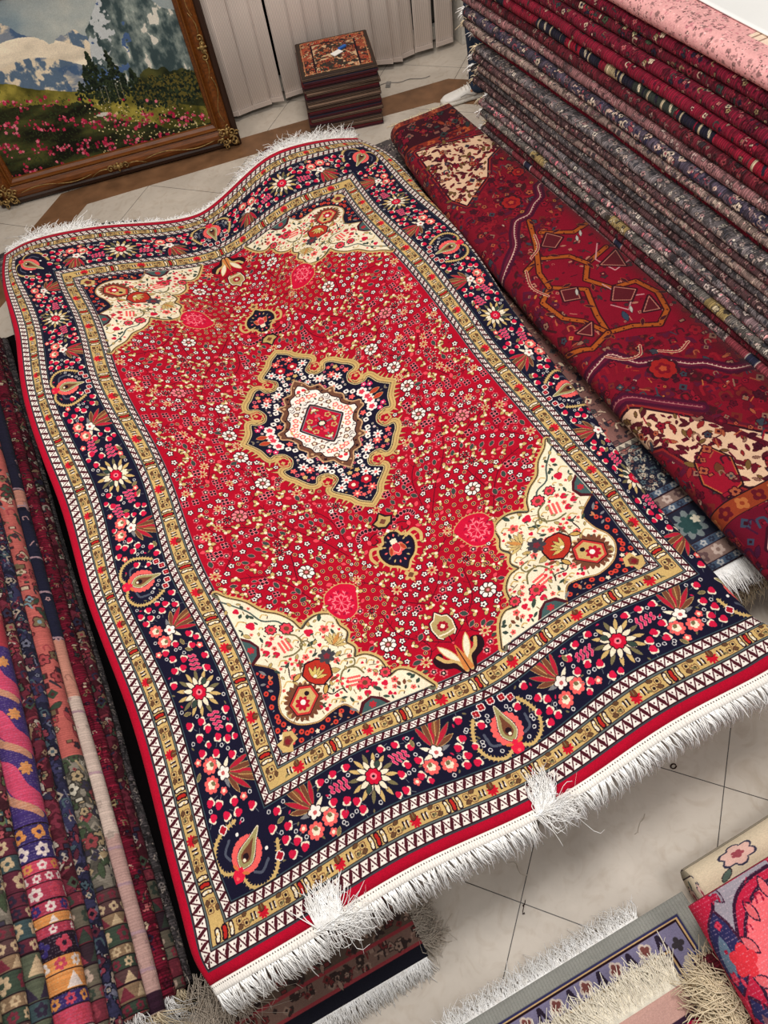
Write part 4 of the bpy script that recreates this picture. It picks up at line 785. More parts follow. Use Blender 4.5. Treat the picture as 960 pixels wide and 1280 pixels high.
    for _ in range(2600):
        x, y = r.uniform(0, Wp), r.uniform(0, .5); lim = .36*(1-x/1.25)+.08
        if y > lim+.06*r.random(): continue
        if n.random() < .8 and np.sin(x*38+3*np.sin(y*31))+np.sin(y*47+x*9) > .15: c.flower(x, y, r.uniform(.004, .011), 5, r.choice([C(206, 60, 90), C(176, 36, 70), C(232, 120, 140), C(150, 30, 60)]), .4)
        elif x > .6 and r.random() < .4: c.disc(x, y, .004, C(216, 196, 140))
        else: c.leaf(x, y, .015, .005, r.uniform(0, 3), C(52, 62, 34))
    return to_image('alpine_picture', c.a, mott=.06)

SURF = [(0.0, 0.0, 0.0289, -0.0011, -0.0176), (0.031, 0.031, 0.0063, -0.0009, -0.008), (0.069, 0.069, -0.0071, -0.0036, 0.0054), (0.117, 0.117, 0.0007, -0.0023, -0.0026), (0.15, 0.15, -0.0054, -0.0032, 0.0024), (0.33, 0.33, -0.0204, -0.0059, 0.0061), (0.436, 0.436, -0.0311, -0.006, 0.006), (1.81, 0.33, -0.0225, 0.0083, -0.0378), (1.704, 0.436, -0.0239, 0.0059, -0.0378), (0.24, 0.24, -0.0229, -0.0122, 0.0062), (0.24, 0.713, 0.01, 0.0123, 0.0171), (0.24, 1.187, -0.035, -0.001, 0.0274), (0.24, 1.66, -0.0068, 0.0078, 0.0356), (0.24, 2.133, -0.0473, 0.0124, 0.1051), (0.24, 2.607, -0.0197, 0.011, 0.0809), (0.24, 3.08, -0.0613, 0.0035, 0.0816), (1.9, 3.08, 0.0022, -0.0057, -0.0313), (1.9, 2.607, -0.0296, 0.0075, -0.0266), (1.9, 2.133, -0.0112, 0.0055, -0.0007), (1.9, 1.66, -0.0421, 0.0185, -0.0264), (1.9, 1.187, -0.0258, 0.008, -0.0367), (1.9, 0.713, -0.0508, 0.0318, -0.0505), (1.07, 3.08, -0.0267, -0.0153, -0.1127), (0.655, 3.08, -0.0585, -0.0035, -0.0164), (1.485, 3.08, -0.0262, 0.0041, -0.0137), (0.33, 2.99, -0.0539, 0.0022, 0.0537), (0.436, 2.884, -0.0706, -0.0004, 0.037), (1.81, 2.99, -0.0021, -0.006, -0.0418), (1.704, 2.884, -0.0072, -0.0063, -0.0518), (1.07, 2.884, -0.0394, -0.0196, -0.1384), (0.0, 3.32, 0.0747, 0.013, 0.0231), (1.07, 3.32, -0.0261, -0.0177, -0.1337), (0.655, 3.32, -0.0481, -0.0045, -0.0272), (1.485, 3.32, -0.0086, 0.0025, 0.0041), (2.14, 3.32, -0.128, 0.0322, -0.1021), (1.07, 1.66, -0.0449, -0.0297, -0.1341), (1.07, 1.19, -0.0409, -0.0288, -0.1056), (1.07, 2.13, -0.0574, -0.0233, -0.1384), (1.07, 0.81, -0.0593, -0.0214, -0.0829), (1.07, 2.51, -0.0368, -0.0243, -0.1468), (1.07, 0.436, -0.0554, -0.0159, -0.0592), (1.07, 0.24, -0.0522, -0.0205, -0.0561), (0.655, 0.24, -0.0399, 0.0131, 0.0171), (1.485, 0.24, -0.0459, 0.0335, -0.0308), (0.79, 0.86, -0.0388, -0.0311, -0.0731), (1.35, 0.86, -0.0487, -0.0091, -0.0779), (0.79, 2.46, -0.0407, -0.0114, -0.0661), (1.35, 2.46, -0.0436, -0.0037, -0.0715), (0.994, 0.33, -0.0577, -0.0114, -0.0444), (0.7953, 0.33, -0.0621, -0.0002, -0.0099), (1.2775, 0.33, -0.0529, 0.0087, -0.046), (0.9267, 0.031, -0.0601, -0.0095, -0.0305), (1.2399, 0.0, -0.0512, -0.0071, -0.0553), (1.7784, 0.0, -0.0208, -0.0005, -0.0433), (1.7929, 0.031, -0.0218, 0.0074, -0.0409), (1.8129, 0.15, -0.0208, 0.0022, -0.0424), (0.33, 1.8308, -0.0313, 0.01, 0.0643), (0.33, 0.9379, -0.0172, 0.0053, 0.0243), (1.81, 1.6946, -0.027, 0.0107, -0.017), (1.81, 0.7342, -0.0286, 0.0182, -0.0243), (0.0, 1.1093, 0.0122, 0.0057, 0.02), (0.0, 1.7859, 0.0074, 0.0108, 0.056), (0.0, 2.0734, 0.0051, 0.0164, 0.0939), (0.0, 2.5567, 0.0438, 0.0234, 0.1018), (0.0, 3.0713, 0.0427, 0.0129, 0.053)]
# ------------------------------------------------------------------ shape of the big rug where it lies over the lumpy stacks (u, v on the rug; metres moved)
_S = np.array(SURF); _K = lambda A, B: (lambda r2: .5*r2*np.log(r2+1e-9))(((A[:, None]-B[None])**2).sum(-1))
_n = len(_S); _A = np.zeros((_n+3, _n+3)); _A[:_n, :_n] = _K(_S[:, :2], _S[:, :2])+2e-4*np.eye(_n); _A[:_n, _n] = 1; _A[:_n, _n+1:] = _S[:, :2]; _A[_n, :_n] = 1; _A[_n+1:, :_n] = _S[:, :2].T
_cf = np.linalg.solve(_A, np.vstack([_S[:, 2:], np.zeros((3, 3))]))
def surf(uv):
    uv = np.atleast_2d(uv).astype(float); r = _K(uv, _S[:, :2])@_cf[:_n]+_cf[_n]+uv@_cf[_n+1:]
    return np.stack([uv[:, 0]-.03, uv[:, 1], np.full(len(uv), .42)], 1)+r
def fold_u(v): return np.interp(v, [-.05, .05, .15, .33, .63, 1.12, 1.33, 1.61, 2.135, 2.44, 2.87, 3.2], [1.93, 1.88, 1.835, 1.838, 1.872, 1.91, 1.93, 1.965, 1.985, 2.02, 2.06, 2.08])
def big_rug_point(u, v):
    """u, v arrays -> points, with the right edge tucked down over the side of the stack"""
    u = np.asarray(u, float); v = np.asarray(v, float); uf = fold_u(v); r = .03
    P = surf(np.stack([np.minimum(u, uf), v], 1)); e = np.maximum(u-uf, 0); a = np.minimum(e/r, math.pi*.92)
    P[:, 0] += r*np.sin(a); P[:, 2] -= r*(1-np.cos(a)); rest = np.maximum(e-r*math.pi*.92, 0); P[:, 0] -= rest*.97; P[:, 2] -= rest*.04
    return P
def fringe(name, roots, dirs, L, mat, parent=None, seed=1, droop=.5, jit=.25, th=.0011, seg=5, zmin=None, lift=0, curl=0., lvar=.25):
    """one mesh of many threads. roots, dirs (n,3)"""
    r = np.random.default_rng(seed); n = len(roots); d = dirs/np.linalg.norm(dirs, axis=1, keepdims=True)
    side = np.cross(d, [0, 0, 1]); side /= np.linalg.norm(side, axis=1, keepdims=True)+1e-9
    LL = L*(1+lvar*r.normal(size=n))[:, None]; j1 = r.normal(size=(n, 1))*jit; j2 = r.normal(size=(n, 1))*jit*.4; dr = droop*(1+.3*r.normal(size=(n, 1))); cu = curl*r.normal(size=(n, 1)); ph = r.uniform(0, 6.28, (n, 1))
    V = []; 
    for k_ in range(seg+1):
        s = k_/seg; p = roots+d*LL*s*(1-.35*abs(droop)*s)+side*LL*(j1*s+cu*s*np.sin(ph+4*s))+np.array([0, 0, 1.])*LL*(lift*s+j2*s-dr*s*s)
        if zmin is not None: p[:, 2] = np.maximum(p[:, 2], zmin+th)
        w = th*(1-.35*s)
        for a in (0, 2.1, 4.2): V.append(p+side*w*math.cos(a)+np.array([0, 0, 1.])*w*math.sin(a))
    V = np.array(V).transpose(1, 0, 2).reshape(-1, 3); F = []
    m = 3*(seg+1)
    for i in range(n):
        b = i*m
        for k_ in range(seg):
            for q in range(3): q2 = (q+1) % 3; F.append((b+3*k_+q, b+3*k_+q2, b+3*k_+3+q2, b+3*k_+3+q))
        F.append((b+m-3, b+m-2, b+m-1))
    return link(name, mesh_np(name, V, F), mat, parent)
def folded_rug(label, mat, xf, xb, z0, z1, y0, y1, side=-1, wseed=1, wamp=.008, zamp=.004, uvw=(.26, 3.4), uvo=(.13, 0), group=None, M=None, name='folded_rug', fr=None, ny=54, ends='both', taper=None, loc=None, seam=True, cat='rug', zshared=None):
    """a rug folded in a long flat bundle: rounded fold in front (side -1 faces -x), lying from y0 to y1.
       fr: dict(end='near'|'far', L, n, mat) threads at an end"""
    ox, oy, oz = (xf if not callable(xf) else xf(y0)), y0, z0
    root = empty(name, (ox, oy, oz) if M is None else M@Vector((ox, oy, oz)), label, cat, group)
    if M is not None: root.rotation_euler = M.to_euler()
    nx = noise1(wseed); nz = noise1(wseed+50 if zshared is None else zshared); h = z1-z0; r = h/2
    ys = np.linspace(y0, y1, ny); prof = []           # profile: (dx from front, z, s)
    nb = 7; D = abs((xb(y0) if callable(xb) else xb)-ox)
    for q in np.linspace(1, 0, nb): prof.append(('t', q, 0))
    for a in np.linspace(0, math.pi, 9)[1:-1]: prof.append(('c', a, 0))
    for q in np.linspace(0, 1, 4): prof.append(('b', q, 0))
    P = np.zeros((len(ys), len(prof), 3)); UV = np.zeros((len(ys), len(prof), 2))
    for i, y in enumerate(ys):
        xF = xf(y) if callable(xf) else xf; xB = xb(y) if callable(xb) else xb; dd = (xB-xF); sg = 1 if dd > 0 else -1
        xF = xF+wamp*float(nx(y*2.2)); Dl = abs(xB-xF)-r; dz = zamp*float(nz(y*1.7))
        for j, (k_, q, _) in enumerate(prof):
            if k_ == 't': x = r+q*Dl; z = z1-.002*math.sin(q*3.1); s = q*Dl
            elif k_ == 'c': x = r-r*math.sin(q); z = z0+r+r*math.cos(q); s = -q*r
            else: x = r+q*Dl; z = z0; s = -math.pi*r-q*Dl
            P[i, j] = (xF+sg*x-ox, y-oy, z+dz-oz); UV[i, j] = ((s+uvo[0])/uvw[0], (y-y0+uvo[1])/uvw[1])
    me = grid_mesh('rug_body', P, UV); bm = bmesh.new(); bm.from_mesh(me)
    bm.verts.ensure_lookup_table(); uvl = bm.loops.layers.uv.active; npf = len(prof)
    for j in range(len(ys)-1):                        # back face and end caps close the bundle
        a, b = j*npf, j*npf+npf-1
        try: bm.faces.new([bm.verts[a], bm.verts[b], bm.verts[b+npf], bm.verts[a+npf]])
        except ValueError: pass
    for j0, rev in ((0, 0), ((len(ys)-1)*npf, 1)):
        vs = [bm.verts[j0+q] for q in range(npf)]
        f = bm.faces.new(vs if rev else vs[::-1])
        for lp, q in zip(f.loops, range(npf)): lp[uvl].uv = (.3+lp.vert.co.x*2, .1+lp.vert.co.z*3)
    bmesh.ops.recalc_face_normals(bm, faces=bm.faces); bm.to_mesh(me); bm.free()
    body = link('rug_body', me, mat, root)
    if seam and h > .03:                              # the open edges of the folded layers at the near/far end
        for ye, e in ((y0, 'near'), (y1, 'far')):
            pass
    for f_ in (fr or []):
        e = f_['end']; ye = y0 if e == 'near' else y1; dy = -1 if e == 'near' else 1; n = f_.get('n', 60)
        rr = np.random.default_rng(wseed+7); xF = xf(ye) if callable(xf) else xf; xB = xb(ye) if callable(xb) else xb; q0, q1 = f_.get('span', (0, 1))
        xs = xF+(xB-xF)*np.linspace(q0+.01, q1-.01, n); zs = rr.uniform(z0+.2*h, z1-.1*h, n)
        if f_.get('top'): zs = np.full(n, z1-.004)
        R_ = np.stack([xs-ox, np.full(n, ye-oy), zs-oz], 1)
        Dd = np.tile([0, dy, 0.], (n, 1))+rr.normal(size=(n, 3))*[.3, 0, .1]
        fringe('fringe', R_, Dd, f_['L'], f_['mat'], root, seed=wseed, droop=f_.get('droop', .7), jit=.35, th=f_.get('th', .0016), zmin=f_.get('zmin', None), curl=.2)
    return root
def flat_rug(label, mat, x0, x1, y0, y1, z, uvf, group=None, name='rug', zf=None, nx=30, ny=40, thick=.009, cat='rug', rot=None):
    root = empty(name, (x0, y0, z), label, cat, group)
    X, Y = np.meshgrid(np.linspace(x0, x1, nx), np.linspace(y0, y1, ny), indexing='ij'); Z = np.full(X.shape, z) if zf is None else zf(X, Y)
    P = np.stack([X-x0, Y-y0, Z-z], -1); UV = np.stack(uvf(X, Y), -1)
    b = link('rug_body', grid_mesh('rug_body', P, UV), mat, root); s = b.modifiers.new('thickness', 'SOLIDIFY'); s.thickness = thick; s.offset = -1
    return root
def edge_fringe(root, p0, p1, dirv, L, n, mat, zf=None, **kw):
    t = np.linspace(0, 1, n)[:, None]; o = np.array(root.location); R_ = np.array(p0)+(np.array(p1)-np.array(p0))*t
    if zf is not None: R_[:, 2] = zf(R_[:, 0], R_[:, 1])
    R_ = R_-o
    if kw.get('zmin') is not None: kw['zmin'] = kw['zmin']-o[2]
    return fringe('fringe', R_, np.tile(np.array(dirv, float), (n, 1)), L, mat, root, **kw)

# ------------------------------------------------------------------ materials that are not rugs
def floor_material():
    m = bpy.data.materials.new('beige_stone_tiles'); m.use_nodes = True; nt = m.node_tree; L = nt.links.new; b = nt.nodes['Principled BSDF']
    tc = nd(nt, 'ShaderNodeTexCoord'); ang = math.radians(-45.87)
    mp = nd(nt, 'ShaderNodeMapping', vector_type='TEXTURE'); mp.inputs['Location'].default_value = (.81129, -.165716, 0); mp.inputs['Rotation'].default_value = (0, 0, ang); mp.inputs['Scale'].default_value = (.52, .52, 1)
    L(tc.outputs['Object'], mp.inputs[0]); sx = nd(nt, 'ShaderNodeSeparateXYZ'); L(mp.outputs[0], sx.inputs[0]); outs = []
    for i in (0, 1):
        a = nd(nt, 'ShaderNodeMath', operation='PINGPONG'); a.inputs[1].default_value = .5; L(sx.outputs[i], a.inputs[0])
        outs.append(a)
    mn = nd(nt, 'ShaderNodeMath', operation='MINIMUM'); L(outs[0].outputs[0], mn.inputs[0]); L(outs[1].outputs[0], mn.inputs[1])
    lt = nd(nt, 'ShaderNodeMath', operation='LESS_THAN'); L(mn.outputs[0], lt.inputs[0]); lt.inputs[1].default_value = .0028
    n = nd(nt, 'ShaderNodeTexNoise'); n.inputs['Scale'].default_value = 2.2; n.inputs['Detail'].default_value = 8; n.inputs['Roughness'].default_value = .62; n.inputs['Distortion'].default_value = .6; L(tc.outputs['Object'], n.inputs['Vector'])
    cr = nd(nt, 'ShaderNodeValToRGB'); e = cr.color_ramp.elements; e[0].position = .3; e[0].color = (.44, .385, .325, 1); e[1].position = .72; e[1].color = (.64, .57, .49, 1); L(n.outputs[0], cr.inputs[0])
    n2 = nd(nt, 'ShaderNodeTexNoise'); n2.inputs['Scale'].default_value = 11; n2.inputs['Detail'].default_value = 6; n2.inputs['Distortion'].default_value = 2.5; L(tc.outputs['Object'], n2.inputs['Vector'])
    c2 = nd(nt, 'ShaderNodeValToRGB'); e = c2.color_ramp.elements; e[0].position = .28; e[0].color = (.8, .74, .68, 1); e[1].position = .5; e[1].color = (1, 1, 1, 1); L(n2.outputs[0], c2.inputs[0])
    mu = nd(nt, 'ShaderNodeMix', data_type='RGBA', blend_type='MULTIPLY'); mu.inputs[0].default_value = .6; L(cr.outputs[0], mu.inputs[6]); L(c2.outputs[0], mu.inputs[7])
    mx = nd(nt, 'ShaderNodeMix', data_type='RGBA'); L(lt.outputs[0], mx.inputs[0]); L(mu.outputs[2], mx.inputs[6]); mx.inputs[7].default_value = (.06, .05, .045, 1)
    L(mx.outputs[2], b.inputs['Base Color']); b.inputs['Roughness'].default_value = .38; b.inputs['Specular IOR Level'].default_value = .35
    bp = nd(nt, 'ShaderNodeBump'); bp.invert = True; bp.inputs['Strength'].default_value = .4; bp.inputs['Distance'].default_value = .002; L(lt.outputs[0], bp.inputs['Height']); L(bp.outputs[0], b.inputs['Normal'])
    return m
def slat_material():
    m = bpy.data.materials.new('ribbed_blind_fabric'); m.use_nodes = True; nt = m.node_tree; L = nt.links.new; b = nt.nodes['Principled BSDF']
    tc = nd(nt, 'ShaderNodeUVMap'); w_ = nd(nt, 'ShaderNodeTexWave', bands_direction='X'); w_.inputs['Scale'].default_value = 4.2; w_.inputs['Distortion'].default_value = .3; L(tc.outputs[0], w_.inputs['Vector'])
    cr = nd(nt, 'ShaderNodeValToRGB'); cr.color_ramp.elements[0].color = (.56, .465, .41, 1); cr.color_ramp.elements[1].color = (.90, .78, .70, 1); L(w_.outputs[1], cr.inputs[0]); L(cr.outputs[0], b.inputs['Base Color']); b.inputs['Roughness'].default_value = .85
    bp = nd(nt, 'ShaderNodeBump'); bp.inputs['Strength'].default_value = .4; bp.inputs['Distance'].default_value = .002; L(w_.outputs[1], bp.inputs['Height']); L(bp.outputs[0], b.inputs['Normal'])
    return m
# ------------------------------------------------------------------ build: structure
make_textures(); M = MATS
M['white_thread'] = plain('white_cotton_thread', (250, 247, 242), .9, spec=.1); M['cream_thread'] = plain('cream_cotton_thread', (222, 206, 176), .9, spec=.1); M['grey_thread'] = plain('dusty_thread', (190, 178, 164), .95, spec=.1)
M['brownstone'] = plain('brown_marble', (118, 86, 62), .35, scale=9, var=.3, spec=.4)
M['dark'] = plain('dark_glass', (16, 15, 15), .15, spec=.5); M['whiteframe'] = plain('white_painted_metal', (206, 200, 190), .45)
M['wallpaint'] = plain('cream_wall_paint', (196, 186, 172), .8); M['slat'] = slat_material(); M['slatweight'] = plain('clear_grey_plastic', (128, 124, 120), .4)
M['wood'] = plain('carved_brown_wood', (104, 58, 22), .42, scale=14, var=.45, bump=.4, aniso=(1, 12, 6)); M['gilt'] = plain('antique_gilt', (150, 122, 76), .42, metal=.55, scale=50, var=.45, bump=.3); M['darkwood'] = plain('dark_wood', (48, 28, 16), .5)
M['denim'] = plain('blue_denim', (50, 60, 78), .9, scale=30, var=.3, spec=.1, bump=.3); M['leather'] = plain('white_leather', (232, 228, 222), .5, scale=30, var=.05); M['rubber'] = plain('white_rubber_sole', (214, 208, 198), .6); M['skin'] = plain('skin', (190, 140, 112), .55); M['shirt'] = plain('dark_cotton', (40, 44, 52), .9); M['hair'] = plain('dark_hair', (28, 22, 18), .7)
M['paper'] = plain('white_paper', (230, 228, 224), .7, var=.03); M['blueplastic'] = plain('blue_plastic', (30, 92, 170), .35); M['sheet'] = plain('smooth_white_sheet', (226, 226, 224), .6, scale=4, var=.04); M['steel'] = plain('steel_wire', (90, 88, 86), .35, metal=.8)
M['matside'] = plain('dark_binding', (52, 40, 36), .9); M['matred'] = plain('red_binding', (96, 30, 32), .9); M['mattan'] = plain('tan_binding', (118, 94, 78), .9); M['matnavy'] = plain('navy_binding', (40, 36, 48), .9)
def plane_obj(name, pts, mat, kind=None):
    me = mesh_np(name, np.array(pts), [tuple(range(len(pts)))]); o = link(name, me, mat, smooth=False)
    if kind: o['kind'] = kind
    return o
bm = bmesh.new(); bm_box(bm, -3.2, 5.2, -2.6, 5.6, -.1, 0); fl = bm_obj('floor', bm, floor_material()); fl['kind'] = 'structure'
# brown inlaid band: runs along the window wall and turns 45 degrees at both ends
bm = bmesh.new()
for q in ([(.485, 4.30), (1.463, 4.156), (2.45, 4.0), (2.74, 3.94), (2.95, 4.14), (2.50, 4.21), (1.4, 4.395), (.366, 4.52)], [(.366, 4.52), (.485, 4.30), (-1.6, 2.2), (-1.72, 2.36)], [(2.74, 3.94), (2.95, 4.14), (4.5, 2.6), (4.3, 2.45)]):
    lo = [bm.verts.new((x, y, -.02)) for x, y in q]; hi = [bm.verts.new((x, y, .0012)) for x, y in q]; n = len(q)
    bm.faces.new(hi); bm.faces.new(lo[::-1])
    for i in range(n): bm.faces.new([lo[i], lo[(i+1) % n], hi[(i+1) % n], hi[i]])
o = bm_obj('trim_1', bm, M['brownstone']); o['kind'] = 'structure'
bm = bmesh.new(); bm_box(bm, -3.2, 5.2, 5.05, 5.2, 0, 3.6); o = bm_obj('wall_back', bm, M['wallpaint']); o['kind'] = 'structure'
# glazed shopfront behind the blinds
wl = lambda x: 4.585-.06*(x-1.57)
bm = bmesh.new()
def along(bm, x0, x1, yoff, d, z0, z1, bevel=0):
    vs = bm_box(bm, x0, x1, 0, d, z0, z1, bevel)
    for v in vs: v.co.y += wl(v.co.x)+yoff
along(bm, -1.2, 3.22, .14, .06, .015, .10, .008); along(bm, -1.2, 3.22, .16, .04, 2.4, 2.5)
for x in (.1, 1.3, 2.1, 3.0): along(bm, x, x+.06, .15, .06, .1, 2.4, .006)
o = bm_obj('window_1', bm, M['whiteframe']); o['kind'] = 'structure'
bm = bmesh.new(); along(bm, -1.2, 3.22, .19, .012, .0, 2.45); g = bm_obj('window_pane', bm, M['dark'], o)
bm = bmesh.new(); along(bm, 3.24, 3.30, -.02, .24, 0, 2.6, .004); o = bm_obj('trim_2', bm, M['whiteframe']); o['kind'] = 'structure'
# vertical blind: ribbed fabric slats with a weighted hem
vb = empty('vertical_blind', (1.2, wl(1.2), 0), 'beige ribbed fabric vertical blind hanging in front of the dark shop window', 'blind')
def slat(x, ang, z0=.035, zt=2.38, tilt=0):
    w2 = .064; n = 7; zs = [z0, z0+.002, z0+.055, z0+.058, .6, 1.4, zt]; P = np.zeros((n, len(zs), 3)); UV = np.zeros((n, len(zs), 2)); c, s = math.cos(ang), math.sin(ang)
    for i in range(n):
        t = i/(n-1)*2-1
        for j, z in enumerate(zs):
            bow = .006*(1-t*t)+(.003 if j == 2 else 0); lx = t*w2; P[i, j] = (x-1.2+lx*c-bow*s+tilt*(z-z0), wl(x)-wl(1.2)+lx*s+bow*c, z); UV[i, j] = (t*.5, z*.2)
    o = link('slat', grid_mesh('slat', P, UV), M['slat'], vb); so = o.modifiers.new('thickness', 'SOLIDIFY'); so.thickness = .0012
    bm = bmesh.new(); bm_box(bm, -.058, .058, -.003, .003, z0+.003, z0+.03, 0, Matrix.Translation((x-1.2, wl(x)-wl(1.2)+.0, 0))@Matrix.Rotation(ang, 4, 'Z')); bm_obj('hem_weight', bm, M['slat'], o)
rs = random.Random(12)
for i, (x, a) in enumerate([(1.45, .2), (1.565, .55), (1.672, -.1), (1.79, .12), (1.875, .75), (2.02, .12), (2.12, .2), (2.22, .12), (2.33, .25), (2.43, .1), (2.545, .3), (2.665, .95), (2.735, .85), (2.835, -.1), (2.965, .25), (3.12, .1)]):
    slat(x, -a*.6, z0=.03+rs.uniform(0, .01), tilt=rs.uniform(-.012, .012))
bm = bmesh.new(); bm_box(bm, .12, 2.03, -.03, .03, 2.38, 2.44, .005); bm_obj('head_rail', bm, M['whiteframe'], vb).rotation_euler = (0, 0, -.06)
# a hem chain and clip on the floor under the blind
ck = empty('blind_clip', (2.60, 4.33, .002), 'small grey plastic blind clip lying on the tiles below the blind', 'clip')
bm = bmesh.new(); bm_box(bm, -.035, .035, -.016, .016, 0, .006, .002); bm_box(bm, -.028, .004, -.011, .011, .006, .012, .002); bm_obj('clip_body', bm, M['slatweight'], ck); ck.rotation_euler = (0, 0, 1.0)
def tube(bm, pts, r, seg=6, r1=None):
    pts = [Vector(p) for p in pts]; n = len(pts); rings = []
    for i, p in enumerate(pts):
        t = (pts[min(i+1, n-1)]-pts[max(i-1, 0)]).normalized(); a = t.orthogonal().normalized(); b = t.cross(a); rr = r if r1 is None else r+(r1-r)*i/(n-1)
        if i and (a.dot(pa) < .0): pass
        if i: a = (pa-t*pa.dot(t)).normalized(); b = t.cross(a)
        pa = a; rings.append([bm.verts.new(p+(a*math.cos(q)+b*math.sin(q))*rr) for q in [2*math.pi*k/seg for k in range(seg)]])
    for i in range(n-1):
        for k in range(seg): bm.faces.new([rings[i][k], rings[i][(k+1) % seg], rings[i+1][(k+1) % seg], rings[i+1][k]])
    bm.faces.new(rings[0][::-1]); bm.faces.new(rings[-1])
bm = bmesh.new(); tube(bm, [(2.42+.03*i, 4.42-.012*i+.012*math.sin(i*1.3), .004) for i in range(16)], .0022, 5); tag(bm_obj('bead_chain', bm, M['slatweight']), 'loose white bead chain on the floor along the foot of the blind', 'chain')

# ------------------------------------------------------------------ gilt framed picture leaning on the window wall
fa = math.atan2(-.29, 1.52); fw, fh = 1.565, 1.16; pic = empty('framed_picture', (0, 4.63, .002), 'large alpine mountain picture in a carved brown and gilt frame leaning by the blinds', 'picture')
pic.rotation_euler = Matrix(((math.cos(fa), -math.sin(fa)*math.sin(0), 0), (0, 1, 0), (0, 0, 1))).to_euler()
Mr = Matrix.Rotation(fa, 4, 'Z')@Matrix.Rotation(math.radians(-5), 4, 'X'); pic.rotation_euler = Mr.to_euler()      # local x across, z up, -y out of the picture
bm = bmesh.new(); 
def rail(bm, prof, W_, H_):
    """prof: list of (inset, depth) swept round the rectangle with mitred corners"""
    rings = []
    for ins, dp in prof: rings.append([bm.verts.new((x, -dp, z)) for x, z in ((ins, ins), (W_-ins, ins), (W_-ins, H_-ins), (ins, H_-ins))])
    for a, b in zip(rings[:-1], rings[1:]):
        for k in range(4): bm.faces.new([a[k], a[(k+1) % 4], b[(k+1) % 4], b[k]])
rail(bm, [(0, 0), (0, .03), (.012, .046), (.03, .05), (.04, .042)], fw, fh); bm_obj('outer_moulding', bm, M['darkwood'], pic)
bm = bmesh.new(); rail(bm, [(.04, .042), (.05, .05), (.07, .06), (.09, .056), (.105, .04), (.112, .034)], fw, fh); bm_obj('frame', bm, M['wood'], pic)
bm = bmesh.new(); rail(bm, [(.112, .034), (.118, .042), (.126, .042), (.13, .028), (.145, .018), (.150, .006)], fw, fh); bm_obj('inner_moulding', bm, M['wood'], pic)
bm = bmesh.new(); rail(bm, [(.1165, .0405), (.119, .0455), (.1235, .0455), (.126, .041)], fw, fh); bm_obj('gilt_lip', bm, plain('worn_gilt_lip', (120, 74, 32), .45, metal=.3), pic)
im = painting_image(); pm = textile('picture_canvas', im, bump=.15, scale=500, ext='EXTEND', rough=.5, sheen=0)
me = mesh_np('picture_canvas', np.array([(.125, -.007, .125), (fw-.125, -.007, .125), (fw-.125, -.007, fh-.125), (.125, -.007, fh-.125)]), [(0, 1, 2, 3)], [(-.0, -.02), (1, -.02), (1, 1), (0, 1)]); link('picture_canvas', me, pm, pic, False)
bm = bmesh.new(); bm_box(bm, .01, fw-.01, -.006, .0, .01, fh-.01); bm_obj('backing_board', bm, M['darkwood'], pic)
def scroll(bm, x, z, r, a0, turns, rad, flip=1, d=.062):
    pts = [];  n = int(14*turns)
    for i in range(n+1): t = i/n; a = a0+flip*t*turns*2*math.pi; q = r*(1-.75*t); pts.append((x+q*math.cos(a), -d-.006*t, z+q*math.sin(a)))
    tube(bm, pts, rad, 6, rad*.6); bmesh.ops.create_icosphere(bm, subdivisions=1, radius=rad*1.7, matrix=Matrix.Translation(pts[-1]))
def ornament(cx, cz, rot, s=1.0, corner=True):
    bm = bmesh.new(); r = random.Random(int(cx*100+cz*10))
    L_ = [(-.035, 0, .028, 0, 1), (.035, 0, .028, 3.14, -1), (0, .035, .022, -1.6, 1), (0, -.03, .02, 1.6, -1)] if corner else [(-.05, 0, .022, 0, 1), (.05, 0, .022, 3.14, -1), (-.018, .004, .014, 1.5, 1), (.018, .004, .014, 1.6, -1)]
    for x, z, q, a, f in L_: scroll(bm, x*s, z*s, q*s, a, 1.1, .0048*s, f)
    if corner:
        for i in range(9): a = i*.7; bmesh.ops.create_icosphere(bm, subdivisions=1, radius=.009*s*r.uniform(.7, 1.3), matrix=Matrix.Translation((.055*s*math.cos(a)*r.uniform(.3, 1), -.064, .055*s*math.sin(a)*r.uniform(.3, 1)))@Matrix.Diagonal((1, .6, 1.5, 1)))
        for a in (0, 1.05, 2.1, 3.14, 4.2, 5.2): scroll(bm, .05*s*math.cos(a), .05*s*math.sin(a), .015*s, a, .8, .0036*s, 1 if a < 3 else -1)
    else:
        for sg in (-1, 1): tube(bm, [(sg*(.06+.03*i)*s, -.058, (.012*math.sin(i*.9)-.004*i)*s) for i in range(5)], .0045*s, 5, .0015)
        bmesh.ops.create_icosphere(bm, subdivisions=2, radius=.014*s, matrix=Matrix.Translation((0, -.064, 0))@Matrix.Diagonal((1, .7, 1.2, 1)))
        for a in (.5, 1.57, 2.64, -1.57): bmesh.ops.create_icosphere(bm, subdivisions=1, radius=.008*s, matrix=Matrix.Translation((.02*math.cos(a)*s, -.062, .02*math.sin(a)*s))@Matrix.Diagonal((1, .6, 1.4, 1)))
    bmesh.ops.transform(bm, matrix=Matrix.Translation((cx, 0, cz))@Matrix.Rotation(rot, 4, 'Y'), verts=bm.verts)
    bm_obj('carved_ornament', bm, M['gilt'], pic, True)
for x, z in ((.07, .07), (fw-.07, .07), (fw-.07, fh-.07), (.07, fh-.07)): ornament(x, z, .785, 1.15)
ornament(fw/2, .07, 0, 1, False); ornament(fw/2, fh-.07, 0, 1, False); ornament(fw-.065, fh/2, math.pi/2, 1, False); ornament(.065, fh/2, math.pi/2, 1, False)
